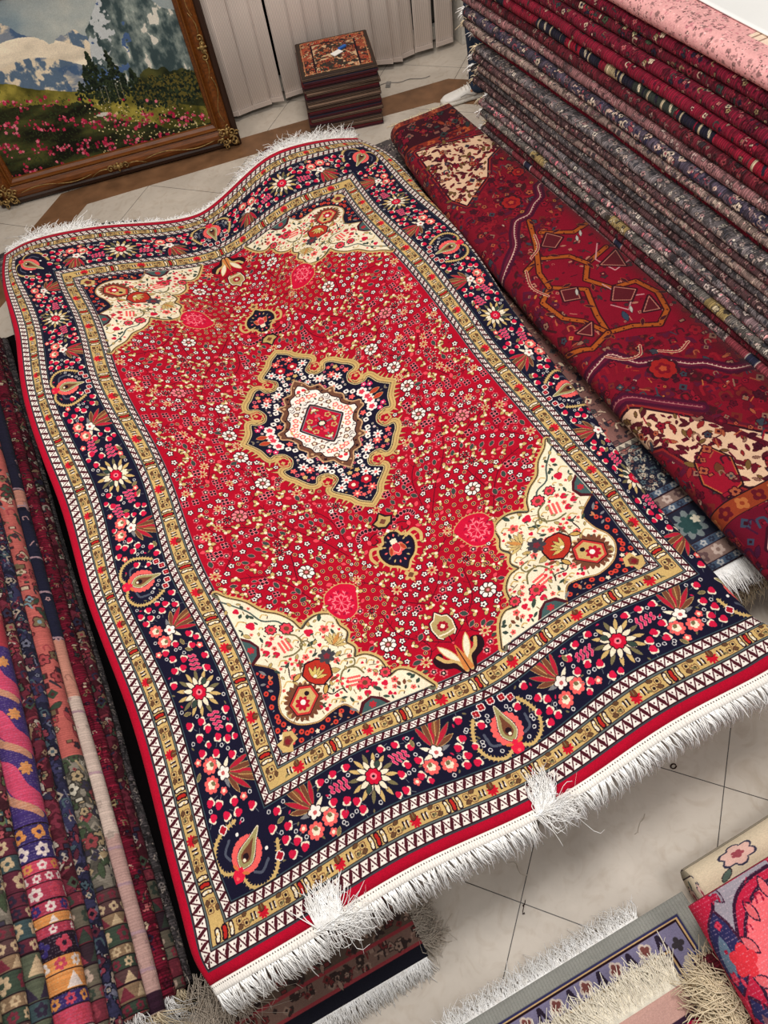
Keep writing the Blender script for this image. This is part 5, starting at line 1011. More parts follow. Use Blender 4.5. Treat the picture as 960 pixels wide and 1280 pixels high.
def wavy_line(x0, z0, x1, z1, nm):
    bm = bmesh.new(); n = 24; d = Vector((x1-x0, 0, z1-z0)); L_ = d.length; d.normalize(); q = Vector((-d.z, 0, d.x))
    tube(bm, [Vector((x0, -.0575, z0))+d*L_*i/n+q*(.016*math.sin(2*math.pi*i/n)) for i in range(n+1)], .003, 5); bm_obj(nm, bm, M['gilt'], pic, True)
wavy_line(.16, .07, fw/2-.17, .07, 'gilt_line'); wavy_line(fw-.16, .07, fw/2+.17, .07, 'gilt_line'); wavy_line(fw-.065, .16, fw-.065, fh/2-.16, 'gilt_line'); wavy_line(fw-.065, fh-.16, fw-.065, fh/2+.16, 'gilt_line'); wavy_line(.065, .16, .065, fh/2-.16, 'gilt_line'); wavy_line(.065, fh-.16, .065, fh/2+.16, 'gilt_line')

# ------------------------------------------------------------------ the stack of small square mats
names = ['dark brown', 'dark red', 'tan', 'navy']; ordn = ['topmost', 'second', 'third', 'fourth', 'fifth', 'sixth', 'seventh', 'eighth', 'ninth', 'tenth', 'eleventh', 'twelfth', 'thirteenth', 'fourteenth', 'fifteenth', 'sixteenth', 'seventeenth', 'eighteenth', 'nineteenth', 'twentieth', 'twenty-first', 'twenty-second', 'twenty-third', 'twenty-fourth', 'twenty-fifth', 'twenty-sixth', 'twenty-seventh', 'twenty-eighth', 'twenty-ninth', 'thirtieth', 'thirty-first', 'thirty-second']
NM = 16; mh = .36/NM; mats_ = [M['matside'], M['matred'], M['mattan'], M['matnavy']]; rm = random.Random(3)
for i in range(NM):
    k_ = [0, 3, 1, 0, 2, 1, 0, 2, 0, 1, 3, 2, 1, 0, 2, 1][NM-1-i]; jx, jy, ja = (rm.uniform(-.006, .006), rm.uniform(-.006, .006), rm.uniform(-.03, .03)) if i < NM-1 else (0, 0, 0)
    lab = 'orange patterned square mat with dark edge, topmost of the stack by the blinds' if i == NM-1 else '%s edged square mat, %s from the top of the small stack' % (names[k_], ordn[NM-1-i])
    r_ = empty('square_mat', (2.222+jx, 4.215+jy, i*mh+.001), lab, 'mat', 'square mats stacked by the blinds'); r_.rotation_euler = (0, 0, math.radians(-17)+ja)
    bm = bmesh.new(); bm_box(bm, -.228, .228, -.228, .228, 0, mh*.96, .009); 
    for f in list(bm.faces): pass
    bm_obj('binding', bm, mats_[k_], r_, True)
    P = np.zeros((16, 16, 3)); UV = np.zeros((16, 16, 2))
    for a in range(16):
        for b in range(16):
            x, y = -.221+.442*a/15, -.221+.442*b/15; P[a, b] = (x, y, mh*.96+.0004+(.012*math.sin(3*a/15+.5)*math.sin(2.5*b/15)+.004 if i == NM-1 else 0)*(1-abs(x/.2215)**6)*(1-abs(y/.2215)**6)); UV[a, b] = (a/15, b/15)
    if i == NM-1: link('woven_top', grid_mesh('woven_top', P, UV), M['mat'], r_)
    bm = bmesh.new()
    for zz in (.3, .62): rail_ = [(-.2285, -.2285), (.2285, -.2285), (.2285, .2285), (-.2285, .2285)]; [tube(bm, [(*rail_[q], mh*zz), (*rail_[(q+1) % 4], mh*zz)], .0013, 4) for q in range(4)]
    bm_obj('stitching', bm, mats_[(k_+2) % 4], r_)
zt = .36+.018
tg = empty('price_tag', (2.22, 4.17, zt), 'small white paper tag lying on the orange square mat', 'tag'); tg.rotation_euler = (.05, .03, .35)
bm = bmesh.new(); bm_box(bm, -.035, .035, -.02, .02, 0, .006, .002); bm_obj('paper', bm, M['paper'], tg)
tg2 = empty('tag_gun', (2.275, 4.205, zt), 'small blue plastic holder with a wire loop on the orange square mat', 'holder'); tg2.rotation_euler = (0, 0, .3)
bm = bmesh.new(); bm_box(bm, -.03, .026, -.011, .011, 0, .012, .004); bm_obj('holder_body', bm, M['blueplastic'], tg2); bm = bmesh.new(); tube(bm, [(.026+.03*math.sin(t*.4), .02*math.sin(t*.8), .008) for t in range(9)], .0015, 5); bm_obj('wire_loop', bm, M['steel'], tg2)
# ------------------------------------------------------------------ stacks below the big rug
U = M['under']; ug = 'folded rugs under the big red medallion rug'
def fo(lab, mat, *a, **k): return folded_rug(lab, M[mat], *a, **k)
zc = 0.0
for i, (lab, mt, t) in enumerate([('folded brown rug, on the floor under the left half of the medallion rug', 'under', .1), ('folded dark rug, second from the floor under the medallion rug, left half', 'greydark', .1), ('folded rug, third from the floor under the medallion rug, left half', 'brownrose', .1)]):
    fo(lab, mt, .0, .72, zc+.001, zc+t, .42, 3.2+.04*i, group=ug, wseed=200+i, zamp=0); zc += t+.002
def wavez(X, Y, top=True):
    u = X+.06; return surf(np.stack([u.ravel(), Y.ravel()], 1))[:, 2].reshape(X.shape)
r_ = flat_rug('dark rug with white fringe showing past the medallion rug, far left corner', M['greydark'], .0, .72, .6, 3.40, .3, lambda X, Y: (X*2, Y*.4), zf=lambda X, Y: wavez(X, np.minimum(Y, 3.34))-.03-.06*np.maximum(Y-3.3, 0), group=ug)
zz = lambda x, y: wavez(np.asarray(x), np.minimum(np.asarray(y), 3.34))-.03
edge_fringe(r_, (.05, 3.40, 0), (.5, 3.40, 0), (0, 1, 0), .05, 240, M['white_thread'], zf=lambda x, y: zz(x, y), droop=.5, jit=.4, seed=4, th=.0016)
# right half: two low bundles, then the wide brown rug, then one more bundle
fo('cream fringed dark rug on the floor, lowest under the brown floral rug', 'brownrose', 1.34, 2.36, .001, .122, .30, 3.25, wseed=210, zamp=0, group=ug, fr=[dict(end='near', L=.05, n=220, mat=M['cream_thread'], top=True, zmin=.002, span=(.55, 1))])
fo('folded rug just below the wide brown floral rug', 'darkred', 1.38, 2.40, .124, .243, .325, 3.28, wseed=211, zamp=0, group=ug, fr=[dict(end='near', L=.045, n=240, mat=M['white_thread'], top=True, span=(.5, 1))])
br = flat_rug('brown and navy floral rug with white fringe, lying half under the red medallion rug', M['brown'], 1.3, 2.4, .36, 3.33, .26, lambda X, Y: ((X-1.3)/1.1, (Y-.36)/3.0), zf=lambda X, Y: .262+.004*np.sin(Y*3)+.003*np.sin(X*9+Y*2), group=None)
edge_fringe(br, (1.72, .36, .255), (2.06, .36, .255), (0, -1, 0), .075, 620, M['white_thread'], droop=.25, jit=.12, seed=8, th=.0015)
fo('folded grey rug between the brown floral rug and the medallion rug', 'greydark', 1.3, 1.60, .274, .298, .62, 3.2, wseed=212, zamp=0, group=ug)
r_ = flat_rug('multicoloured fringed rug showing past the medallion rug, far right corner', M['garden'], 1.36, 1.86, 2.3, 3.43, .3, lambda X, Y: (X*2, Y*.5), zf=lambda X, Y: wavez(X, np.minimum(Y, 3.3))-.028-.1*np.maximum(Y-3.3, 0)+.02*np.exp(-((X-1.5)/.06)**2)*(Y > 3.2), group=ug)
edge_fringe(r_, (1.38, 3.43, 0), (1.85, 3.43, 0), (0, 1, 0), .05, 260, M['cream_thread'], zf=lambda x, y: wavez(np.asarray(x), np.asarray(y)*0+3.3)-.045, droop=.6, jit=.4, seed=5, th=.0016)
# two thin rugs poking out at the near left corner
ra = flat_rug('brown banded rug with navy end and white fringe on the floor under the near end', M['under'], -.10, .5, -.165, .32, .05, lambda X, Y: ((X+.3)/1.0, (Y+.165)/1.2), zf=lambda X, Y: .045+.01*np.sin(X*7+1)+.02*np.clip(Y, 0, 1))
edge_fringe(ra, (-.09, -.165, .045), (.495, -.165, .045), (0, -1, 0), .05, 900, M['white_thread'], zf=lambda x, y: .044+.01*np.sin(x*7+1), droop=.55, jit=.2, seed=9, th=.0014, zmin=.002)
rb = flat_rug('thin brown rug on the floor with a dusty fringed corner, lowest at the near end', M['brownrose'], -.10, .52, -.10, .40, .012, lambda X, Y: (X, Y*.4), zf=lambda X, Y: .012+0*X)
n = 340; rr = np.random.default_rng(5); t = rr.random(n); R_ = np.stack([.49+.03*rr.random(n)+.10, -.13+.11*t+.10, .004+.02*rr.random(n)], 1)-np.array([0, 0, 0]); Dd = np.stack([1+0*t, -.5+.6*rr.normal(size=n), .1*rr.normal(size=n)], 1)
fringe('fringe', R_+np.array([0, 0, 0]), Dd, .055, M['grey_thread'], rb, seed=3, droop=.15, jit=.4, th=.0018, zmin=-.01, curl=.4)

us_ = flat_rug('narrow black strip standing in for deep shade beside the stepped left pile', plain('gap_shade_black', (20, 18, 19), .95, spec=.05), -.30, -.02, .02, 3.35, .004, lambda X, Y: (X, Y), zf=lambda X, Y: .004+0*X, thick=.003, name='shade_strip', cat='shade_strip')  # near-black strip added so the gap reads as deep shade
# ------------------------------------------------------------------ the big red medallion rug
R0 = np.array([0, 0, .4]); rug = empty('medallion_rug', tuple(R0), 'large bright red Persian rug with navy medallion, cream corners and white fringe', 'rug')
nu, nv = 150, 190; uu = np.linspace(0, HW, nu); vv = np.linspace(0, HL, nv); Ug, Vg = np.meshgrid(uu, vv, indexing='ij')
P = big_rug_point(Ug.ravel(), Vg.ravel()).reshape(nu, nv, 3)-R0
o = link('pile', grid_mesh('pile', P, np.stack([Ug/HW, Vg/HL], -1)), M['hero'], rug); s = o.modifiers.new('thickness', 'SOLIDIFY'); s.thickness = .011; s.offset = -1
# narrow white woven end with its row of stitches
c = Cv(.5, .02, 900, C(238, 232, 224)); [c.disc(.004+.0083*i, .0135, .0016, C(70, 62, 60)) for i in range(60)]; [c.stroke([(.0083*i, 0), (.0083*i, .009)], .0012, C(190, 182, 176)) for i in range(61)]
M['kilim'] = textile('white_woven_end', to_image('stitched_edge', c.a, mott=.02), bump=.2)
for nm, v0, v1 in (('woven_end', -.026, .001), ('woven_end', HL-.001, HL+.012)):
    vv2 = np.linspace(v0, v1, 4); Ug, Vg = np.meshgrid(uu, vv2, indexing='ij'); P = big_rug_point(Ug.ravel(), Vg.ravel()).reshape(nu, 4, 3)-R0-np.array([0, 0, .001]); k_ = link('woven_end', grid_mesh('woven_end', P, np.stack([Ug/.5, (Vg-v0)/(v1-v0)], -1)), M['kilim'], rug); s = k_.modifiers.new('thickness', 'SOLIDIFY'); s.thickness = .006; s.offset = -1
rr = np.random.default_rng(2); n = 2100; us = np.sort(rr.uniform(.003, 2.0, n)); us = np.round(us/.0083)*.0083+rr.normal(size=n)*.0012
keep = ~((us > .345) & (us < .425) & (rr.random(n) < .7)) & ~((us > 1.0) & (us < 1.10) & (rr.random(n) < .7)); us = us[keep]; n = len(us)
Rt = big_rug_point(us, np.full(n, -.025))-R0; clump = (np.round(us/.021)*.021-us)*22; lean = .12*np.sin(us*9)+.12*np.sin(us*23+1)+.15*np.sin(us*61)
fringe('fringe', Rt-np.array([0, 0, .003]), np.stack([.2+lean+clump, -np.ones(n), .1*rr.normal(size=n)], 1), .064, M['white_thread'], rug, seed=11, droop=.8, jit=.09, th=.0019, seg=6, curl=.07, lvar=.14)
for uc, wd, n, sd, dx in ((.385, .04, 150, 21, .15), (1.05, .03, 120, 22, .3)):       # two tufts flung back over the red edge
    rr = np.random.default_rng(sd); us = uc+wd*rr.uniform(-1, 1, n); Rt = big_rug_point(us, np.full(n, -.014))-R0; a = rr.normal(size=n)*.5
    fringe('fringe', Rt+np.array([0, 0, .004]), np.stack([dx+a*.35, .9+.15*rr.normal(size=n), .12+.1*rr.random(n)], 1), .08, M['white_thread'], rug, seed=sd, droop=.2, jit=.1, th=.0017, seg=6, lift=.15, curl=.15)
    n2 = 110; us = uc+wd*1.3*rr.uniform(-1, 1, n2); Rt = big_rug_point(us, np.full(n2, -.016))-R0
    fringe('fringe', Rt, np.stack([1.+.3*rr.normal(size=n2), -.35+.3*rr.normal(size=n2), .15*rr.random(n2)], 1), .075, M['white_thread'], rug, seed=sd+5, droop=.3, jit=.3, th=.0013, seg=6, lift=.2, curl=.4)
for u0, u1, L_, n in ((.03, .22, .03, 130), (.22, .56, .06, 520), (.56, 1.3, .025, 420), (1.3, 1.55, .05, 260), (1.55, 2.1, .065, 800)):
    rr = np.random.default_rng(int(u0*100)); us = rr.uniform(u0, u1, n); Rt = big_rug_point(us, np.full(n, HL+.01))-R0
    fringe('fringe', Rt-np.array([0, 0, .002]), np.stack([.4*rr.normal(size=n)-.2, np.ones(n), .3*rr.random(n)], 1), L_, M['white_thread'], rug, seed=int(u1*50), droop=.45, jit=.5, th=.0017, seg=4, lift=.25, curl=.3)

# ------------------------------------------------------------------ red rug folded lengthwise, between the big rug and the tall pile
hzf = lambda y: float(np.interp(y, [.1, .5, 1.5, 2.4, 2.9, 3.16], [1.93, 1.935, 1.95, 1.985, 2.035, 2.08])); hzb = lambda y: 2.435
fo('folded dark rug hidden below the red rug with hooked motifs', 'brownrose', lambda y: hzf(y)+.05, 2.43, .274, .312, .2, 3.1, wseed=220, zamp=0)
folded_rug('deep red rug with orange hooks and cream corners, folded beside the tall pile', M['heriz'], hzf, hzb, .317, .43, .1, 3.16, uvw=(.72, 3.25), uvo=(.207, 0), wseed=221, wamp=.004, zamp=.004, fr=[dict(end='far', L=.03, n=160, mat=M['cream_thread'], top=True, droop=.4), dict(end='near', L=.05, n=160, mat=M['cream_thread'], top=True)])

# ------------------------------------------------------------------ the tall pile on the right, bottom to top
face = lambda z: 2.437+(z-.42)*.19
LOW = [('brownrose', 'dull brown'), ('grey', 'dull grey'), ('darkred', 'dull wine'), ('greydark', 'charcoal grey'), ('rose', 'dull rose'), ('navygrey', 'dull navy'), ('redpatch', 'brown and navy'), ('navygrey', 'navy and dusty pink'), ('grey', 'grey and beige'), ('rose', 'faded rose'), ('redpatch', 'grey rug with a crimson patch'), ('darkred', 'dark wine'), ('greyolive', 'grey with olive patches'), ('pinkgrey', 'grey and bright pink'), ('grey', 'light grey'), ('brownrose', 'brown and rose'), ('greydark', 'dark grey'), ('beigerose', 'beige and rose'), ('brownrose', 'dark brown'), ('grey', 'lilac grey'), ('crimson_bright', 'plain crimson')]
HIGH = [('navymix', 'navy, beige and pink'), ('rose', 'plain rose'), ('darkred', 'dark red'), ('geometric', 'crimson with cream geometric border'), ('crimson_bright', 'crimson with sparse flowers'), ('crimson', 'crimson with white flowers'), ('crimson_green', 'dark crimson with green and cream'), ('crimson', 'crimson with navy sprigs')]
layers = [(m_, d_, .045 if i_ < 6 else .0325) for i_, (m_, d_) in enumerate(LOW+[('beigerose', 'beige with pink flecks')])]+[(m_, d_, .0425) for m_, d_ in HIGH]; z = .003; NL = len(layers); endr = random.Random(6)
for i, (m_, d_, t) in enumerate(layers):
    y1 = float(np.interp(z, [0, .4, .65, .86, 1.2], [2.80, 2.80, 2.93, 3.18, 3.28]))+endr.uniform(-.04, .04); inset = {20: .03}.get(i, endr.uniform(-.006, .012)); fx = face(max(z, .2))+inset
    if i in (15, 16): y1 += .09
    fo('%s folded rug, %s from top of the tall pile' % (d_, ordn[NL-i]), m_, fx, 3.25+endr.uniform(0, .05), z, z+t, .25+endr.uniform(0, .1), y1, group='rugs folded in the tall pile', wseed=300+i, wamp=.007, zamp=.005, zshared=999, uvo=(.13, endr.uniform(0, 2)) if i != 25 else (.13, .2), fr=[dict(end='far', L=.034, n=80, mat=M['cream_thread'] if i % 2 else M['white_thread'], span=(0, .10), droop=.5, th=.0034)], ny=44)
    z += t+.0015
ztop = z
folded_rug('pale pink rug with a cream flower border, topmost of the tall right-hand pile', M['pink'], face(z)-.02, 3.3, z+.003, z+.075, .25, 3.4, uvw=(.8, 3.4), uvo=(.13, 0), wseed=340, wamp=.006, zamp=.005, zshared=999, group='rugs folded in the tall pile')
sh = flat_rug('smooth white sheet lying on the back of the pale pink rug', M['sheet'], 2.69, 3.3, .3, 3.0, ztop+.09, lambda X, Y: (X, Y), zf=lambda X, Y: ztop+.092+.006*np.sin(Y*3)+.003*np.sin(X*20), thick=.004, name='white_sheet', cat='sheet')

# ------------------------------------------------------------------ stepped pile on the left, bottom to top
LP = [('greydark', 'dusty grey', .045, -.135), ('garden', 'crimson and green garden', .06, -.14), ('crimson', 'crimson with pale flowers', .06, -.155), ('pinkcream', 'pale pink, cream and navy', .062, -.172), ('coral', 'coral and green floral', .085, -.187), ('navyblue', 'navy and wine', .05, -.225), ('garden', 'wine and beige floral', .045, -.243), ('tribal', 'bright magenta, purple and orange striped', .105, -.25), ('darkteal', 'dark teal and wine', .055, -.30), ('coral', 'coral and beige floral', .05, -.325), ('lefttop', 'teal, beige and brick', .07, -.35)]
z = .003; NLp = len(LP)
for i, (m_, d_, t, xf) in enumerate(LP):
    y0 = .09-.012*i+(-.02 if i in (3,) else 0); en = []
    if i in (1, 2, 3, 4, 5, 7, 8): en = [dict(end='near', L=.075 if i in (1, 2, 3) else .05, n=90 if i < 4 else 60, mat=[M['white_thread'], M['cream_thread']][i % 2], span=(0, .10), droop=.9, th=.0018)]
    slope = lambda y, xf=xf, i=i: xf-(.05 if i > 2 else .0)-.028*max(0, y-.2)*((.35+.05*i) if i > 2 else .3)+(.03 if i > 2 else -.02)
    fo('%s folded rug, %s from top of the stepped left pile' % (d_, ordn[NLp-1-i] if i < NLp-1 else 'topmost'), m_, slope, -1.15, z, z+t, y0, 3.3-.05*i, group='rugs folded in the stepped pile', wseed=400+i, wamp=.006, zamp=.006, zshared=998, uvw=((.3 if m_ == 'tribal' else .5 if m_ == 'lefttop' else .26), 3.4), fr=en, ny=60)
    z += t+.0015
# loose dusty fringe between the left pile and the banded rug
n = 260; rr = np.random.default_rng(15); df = fringe('loose_fringe', np.stack([-.16+.16*rr.random(n), .10-.12*rr.random(n), .075+.02*rr.random(n)], 1), np.stack([.3*rr.normal(size=n), -np.ones(n), .1*rr.normal(size=n)], 1), .09, M['grey_thread'], None, seed=31, droop=.35, jit=.4, th=.0018, zmin=.07, curl=.4)
tag(df, 'dusty brown fringe hanging between the stepped left pile and the banded rug', 'fringe')

# ------------------------------------------------------------------ foreground rugs at the lower right
bg = flat_rug('blue-grey bordered rug with short white fringe on the tiles in the foreground', M['bluegrey'], .45, 1.22, -1.15, -.352, .05, lambda X, Y: ((X-.5)/.72, (Y+1.102)/.75), zf=lambda X, Y: .055+.01*np.sin(X*6)+.05*np.clip((X-1.0)/.25, 0, 1)**2, thick=.01)
edge_fringe(bg, (.46, -.352, 0), (1.08, -.352, 0), (0, 1, 0), .045, 620, M['white_thread'], zf=lambda x, y: .052+.01*np.sin(x*6)+.05*np.clip((x-1.0)/.25, 0, 1)**2, droop=.25, jit=.45, seed=41, th=.0015, curl=.3, lift=.1)
Mw = Matrix.Translation((.5, -.95, 0))@Matrix.Rotation(-.06, 4, 'Z')
mg = flat_rug('magenta banded rug with thick cream fringe lying on the blue-grey rug', M['magenta'], .5, 1.075, -1.0, -.525, .13, lambda X, Y: ((X-.5)/.62, (Y+1.025)/.5), zf=lambda X, Y: .13+.012*np.sin(X*8+1), thick=.01)
edge_fringe(mg, (.6, -.525, 0), (1.075, -.525, 0), (-.1, 1, 0), .07, 1500, M['cream_thread'] if 0 else plain('ivory_thread', (240, 232, 214), .9, spec=.1), zf=lambda x, y: .128+.012*np.sin(x*8+1), droop=.1, jit=.25, seed=43, th=.0022, curl=.2, lift=.22)
dr = fo('dark wine folded rug under the red large-motif rug in the foreground', 'darkred', 1.13, 1.9, .075, .2, -1.1, -.50, wseed=500, zamp=0)
n = 900; rr = np.random.default_rng(44); t = rr.random(n); o_ = np.array(dr.location); R_ = np.stack([1.09+.07*rr.random(n)+.03*t, -.70+.15*t, .15+.05*rr.random(n)], 1)-o_
fringe('fringe', R_, np.stack([-.25+.35*rr.normal(size=n), .6+.35*rr.normal(size=n), .1*rr.random(n)], 1), .075, M['cream_thread'], dr, seed=45, droop=.3, jit=.25, th=.0022, curl=.3)
folded_rug('cream floral folded rug behind the red large-motif rug in the foreground', M['beigefloral'], -.302, -.9, .075, .205, -2.2, -1.245, uvw=(.5, .7), uvo=(.1, 0), wseed=501, wamp=.006, zamp=.004, M=Matrix.Rotation(math.radians(0), 4, 'Z')@Matrix(((0, -1, 0, 0), (1, 0, 0, 0), (0, 0, 1, 0), (0, 0, 0, 1))), fr=None)
rf = folded_rug('worn bright red rug with large navy and pink motifs, folded in the foreground', M['redmotif'], lambda y: 1.155+.05*(y+.6)-.0, 1.95, .21, .33, -1.15, -.385, uvw=(.7, .78), uvo=(.14, 0), wseed=502, wamp=.012, zamp=.012)

# ------------------------------------------------------------------ bits on the tiles
bm = bmesh.new(); tube(bm, [(.009*math.cos(a), .007*math.sin(a), .003) for a in np.linspace(0, 6.0, 14)], .0022, 6); o = tag(bm_obj('rubber_ring', bm, M['darkwood']), 'tiny dark ring lying on a tile joint near the white fringe', 'ring'); o.location = (1.45, -.055, 0)
for (x, y, a, L_, col, lab) in ((.83, -.02, -1.2, .10, 'grey_thread', 'short twisted thread on the tiles below the middle of the fringe'), (1.22, -.17, .6, .07, 'grey_thread', 'fine reddish thread on the tiles near the cream floral rug'), (.80, -.2, 1.0, .04, 'darkwood', 'tiny curled fibre on the tiles below the fringe')):
    bm = bmesh.new(); rr = random.Random(int(x*100)); tube(bm, [(L_*i/10*math.cos(a)+.006*math.sin(i*1.4), L_*i/10*math.sin(a)+.006*math.cos(i*1.1), .0016) for i in range(11)], .0012, 5); o = tag(bm_obj('thread', bm, M[col]), lab, 'thread'); o.location = (x, y, 0)
# ------------------------------------------------------------------ person standing behind the tall pile (jeans, white sneakers)
pr = empty('person', (3.0, 3.82, 0), 'person standing behind the tall pile in blue jeans and white sneakers', 'person')
def skin_obj(name, verts, edges, radii, mat, parent, root=0, lev=2):
    me = bpy.data.meshes.new(name); me.from_pydata(verts, edges, []); me.update(); o = bpy.data.objects.new(name, me); COL.objects.link(o); me.materials.append(mat); o.parent = parent
    m = o.modifiers.new('body', 'SKIN'); m.use_smooth_shade = True
    for i, r in enumerate(radii):
        sv = me.skin_vertices[0].data[i]; sv.radius = r if isinstance(r, tuple) else (r, r); sv.use_root = (i == root)
    s = o.modifiers.new('smooth', 'SUBSURF'); s.levels = lev; s.render_levels = lev
    return o
# person faces -x; local coords relative to the heel of the visible foot
hp = Vector((.02, -.13, .92)); A1 = Vector((-.0, .0, .08)); K1 = Vector((-.03, -.02, .48)); H1 = hp+Vector((0, .09, 0)); A2 = Vector((.24, -.22, .08)); K2 = Vector((.13, -.22, .48)); H2 = hp+Vector((0, -.09, 0))
V = [hp, hp+Vector((0, 0, .18)), hp+Vector((-.01, 0, .36)), hp+Vector((0, 0, .50)), hp+Vector((-.01, 0, .57)), hp+Vector((-.02, 0, .66)), hp+Vector((-.02, 0, .76)), H1, K1, A1, A1+Vector((-.10, .02, -.04)), H2, K2, A2, A2+Vector((-.10, 0, -.04)),
     hp+Vector((0, .18, .47)), hp+Vector((.02, .23, .2)), hp+Vector((-.06, .24, -.05)), hp+Vector((0, -.18, .47)), hp+Vector((.02, -.23, .2)), hp+Vector((-.06, -.24, -.05))]
E_ = [(0, 1), (1, 2), (2, 3), (3, 4), (4, 5), (5, 6), (0, 7), (7, 8), (8, 9), (9, 10), (0, 11), (11, 12), (12, 13), (13, 14), (3, 15), (15, 16), (16, 17), (3, 18), (18, 19), (19, 20)]
Rd = [(.11, .14), (.1, .13), (.11, .16), (.09, .13), .05, (.085, .075), (.085, .07), .085, .055, .036, .03, .085, .055, .036, .03, .055, .042, .028, .055, .042, .028]
b0 = len(V)
for hd, sg in ((17, 1), (20, -1)):                                   # hands: palm and five fingers
    w0 = V[hd]; pb = len(V); V.append(w0+Vector((-.02, 0, -.06))); Rd.append(.026); E_.append((hd, pb))
    for k, (dy, L_) in enumerate(((-.024, .065), (-.008, .075), (.008, .07), (.022, .055))):
        q = len(V); V.append(w0+Vector((-.03+dy*.3, dy*.9, -.09))); V.append(w0+Vector((-.03-.012, dy, -.09-L_*.5))); V.append(w0+Vector((-.03+.0, dy, -.09-L_))); Rd += [.009, .0085, .0075]; E_ += [(pb, q), (q, q+1), (q+1, q+2)]
    q = len(V); V.append(w0+Vector((-.05, 0, -.07))); V.append(w0+Vector((-.062, 0, -.1))); Rd += [.011, .009]; E_ += [(pb, q), (q, q+1)]
body = skin_obj('body', [tuple(v) for v in V], E_, Rd, M['skin'], pr)
J = [hp+Vector((0, 0, .06)), hp, H1, (H1+K1)/2, K1, (K1+A1)/2+Vector((.01, 0, 0)), A1+Vector((.0, 0, .02)), A1+Vector((-.012, 0, -.05)), H2, (H2+K2)/2, K2, (K2+A2)/2, A2+Vector((0, 0, .02)), A2+Vector((-.015, 0, -.035))]
skin_obj('jeans', [tuple(v) for v in J], [(0, 1), (1, 2), (2, 3), (3, 4), (4, 5), (5, 6), (6, 7), (1, 8), (8, 9), (9, 10), (10, 11), (11, 12), (12, 13)], [(.13, .165), (.125, .16), .108, .096, .08, .076, .070, .072, .108, .096, .08, .076, .068, .064], M['denim'], pr, 1)
S_ = [hp+Vector((0, 0, .05)), hp+Vector((0, 0, .2)), hp+Vector((-.01, 0, .37)), hp+Vector((0, 0, .5)), hp+Vector((0, .19, .47)), hp+Vector((.02, .24, .2)), hp+Vector((-.05, .245, .0)), hp+Vector((0, -.19, .47)), hp+Vector((.02, -.24, .2)), hp+Vector((-.05, -.245, .0))]
skin_obj('shirt', [tuple(v) for v in S_], [(0, 1), (1, 2), (2, 3), (3, 4), (4, 5), (5, 6), (3, 7), (7, 8), (8, 9)], [(.135, .17), (.12, .15), (.13, .18), (.08, .12), .07, .055, .042, .07, .055, .042], M['shirt'], pr, 0)
hc = hp+Vector((-.03, 0, .745)); bm = bmesh.new(); bmesh.ops.create_uvsphere(bm, u_segments=24, v_segments=16, radius=.1, matrix=Matrix.Translation(hc+Vector((.015, 0, .012)))@Matrix.Diagonal((1.06, .86, 1.12, 1)))
bmesh.ops.delete(bm, geom=[v for v in bm.verts if v.co.x < hc.x-.01 and v.co.z < hc.z+.055 or v.co.z < hc.z-.06], context='VERTS'); bm_obj('hair', bm, M['hair'], pr, True)
bm = bmesh.new()
for sg in (-1, 1):
    bmesh.ops.create_uvsphere(bm, u_segments=10, v_segments=8, radius=.012, matrix=Matrix.Translation(hc+Vector((-.083, sg*.032, -.01))))
bm_obj('eyes', bm, M['paper'], pr, True)
bm = bmesh.new(); bmesh.ops.create_uvsphere(bm, u_segments=10, v_segments=8, radius=.016, matrix=Matrix.Translation(hc+Vector((-.1, 0, -.03)))@Matrix.Diagonal((1, .7, 1.5, 1)))
for sg in (-1, 1): bmesh.ops.create_uvsphere(bm, u_segments=10, v_segments=8, radius=.03, matrix=Matrix.Translation(hc+Vector((.01, sg*.084, -.02)))@Matrix.Diagonal((.6, .3, 1, 1)))
bm_obj('nose_and_ears', bm, M['skin'], pr, True)
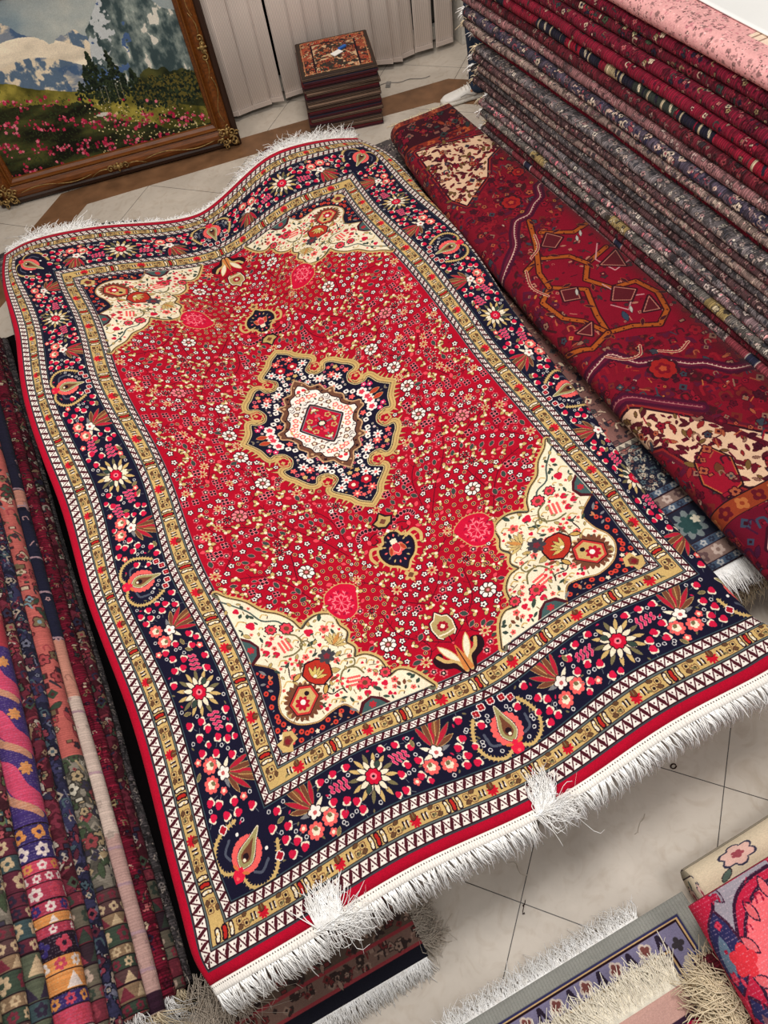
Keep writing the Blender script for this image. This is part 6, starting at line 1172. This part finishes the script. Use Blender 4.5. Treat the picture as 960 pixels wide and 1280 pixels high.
def sneaker(loc, ang):
    r_ = bpy.data.objects.new('sneaker', None); COL.objects.link(r_); r_.parent = pr; r_.location = loc; r_.rotation_euler = (0, 0, ang)
    # x forward from heel 0 to toe .30
    xs = [0, .012, .04, .08, .12, .16, .2, .24, .27, .29, .302]; wd = [.018, .03, .036, .036, .036, .041, .047, .049, .044, .033, .014]; ht = [.075, .098, .104, .1, .092, .078, .064, .054, .048, .042, .032]
    def loft(zb, sc, tops, n=18, flat=False):
        P = np.zeros((len(xs), n+1, 3))
        for i, (x, w_, h_) in enumerate(zip(xs, wd, tops)):
            for k in range(n+1):
                a = 2*math.pi*k/n; ca, sa = math.cos(a), math.sin(a); e = .62
                P[i, k] = (x*(1+(sc-1)*.3)-(sc-1)*.02, w_*sc*math.copysign(abs(ca)**e, ca)*(1 if sa < 0 else (1-.38*sa)), zb+(h_-zb)*(.5+.5*math.copysign(abs(sa)**e, sa)))
        V_ = P[:, :n].reshape(-1, 3); F = []
        for i in range(len(xs)-1):
            for k in range(n): F.append((i*n+k, i*n+(k+1) % n, (i+1)*n+(k+1) % n, (i+1)*n+k))
        F.append(tuple(range(n))[::-1]); F.append(tuple((len(xs)-1)*n+k for k in range(n))); return V_, F
    V_, F = loft(.02, 1.0, ht); o = link('upper', mesh_np('upper', V_, F), M['leather'], r_); sb = o.modifiers.new('s', 'SUBSURF'); sb.levels = sb.render_levels = 1
    V_, F = loft(0.0, 1.1, [.034]*len(xs)); link('sole', mesh_np('sole', V_, F), M['rubber'], r_)
    for i in range(5):
        x = .13+.02*i; z = .095-.011*i; bm = bmesh.new(); tube(bm, [(x, -.027, z-.012), (x+.003, -.012, z+.003), (x+.003, .012, z+.003), (x, .027, z-.012)], .0028, 6); bm_obj('lace', bm, M['rubber'], r_, True)
    for sg in (-1, 1):
        bm = bmesh.new(); tube(bm, [(.045, sg*.0375, .05), (.1, sg*.039, .035), (.15, sg*.042, .055), (.19, sg*.043, .045)], .002, 5); bm_obj('side_seam', bm, M['slatweight'], r_, True)
toe = math.atan2(.07, -.27); sneaker((.055, -.012, 0), toe); sneaker((.295, -.23, 0), math.pi-.2)
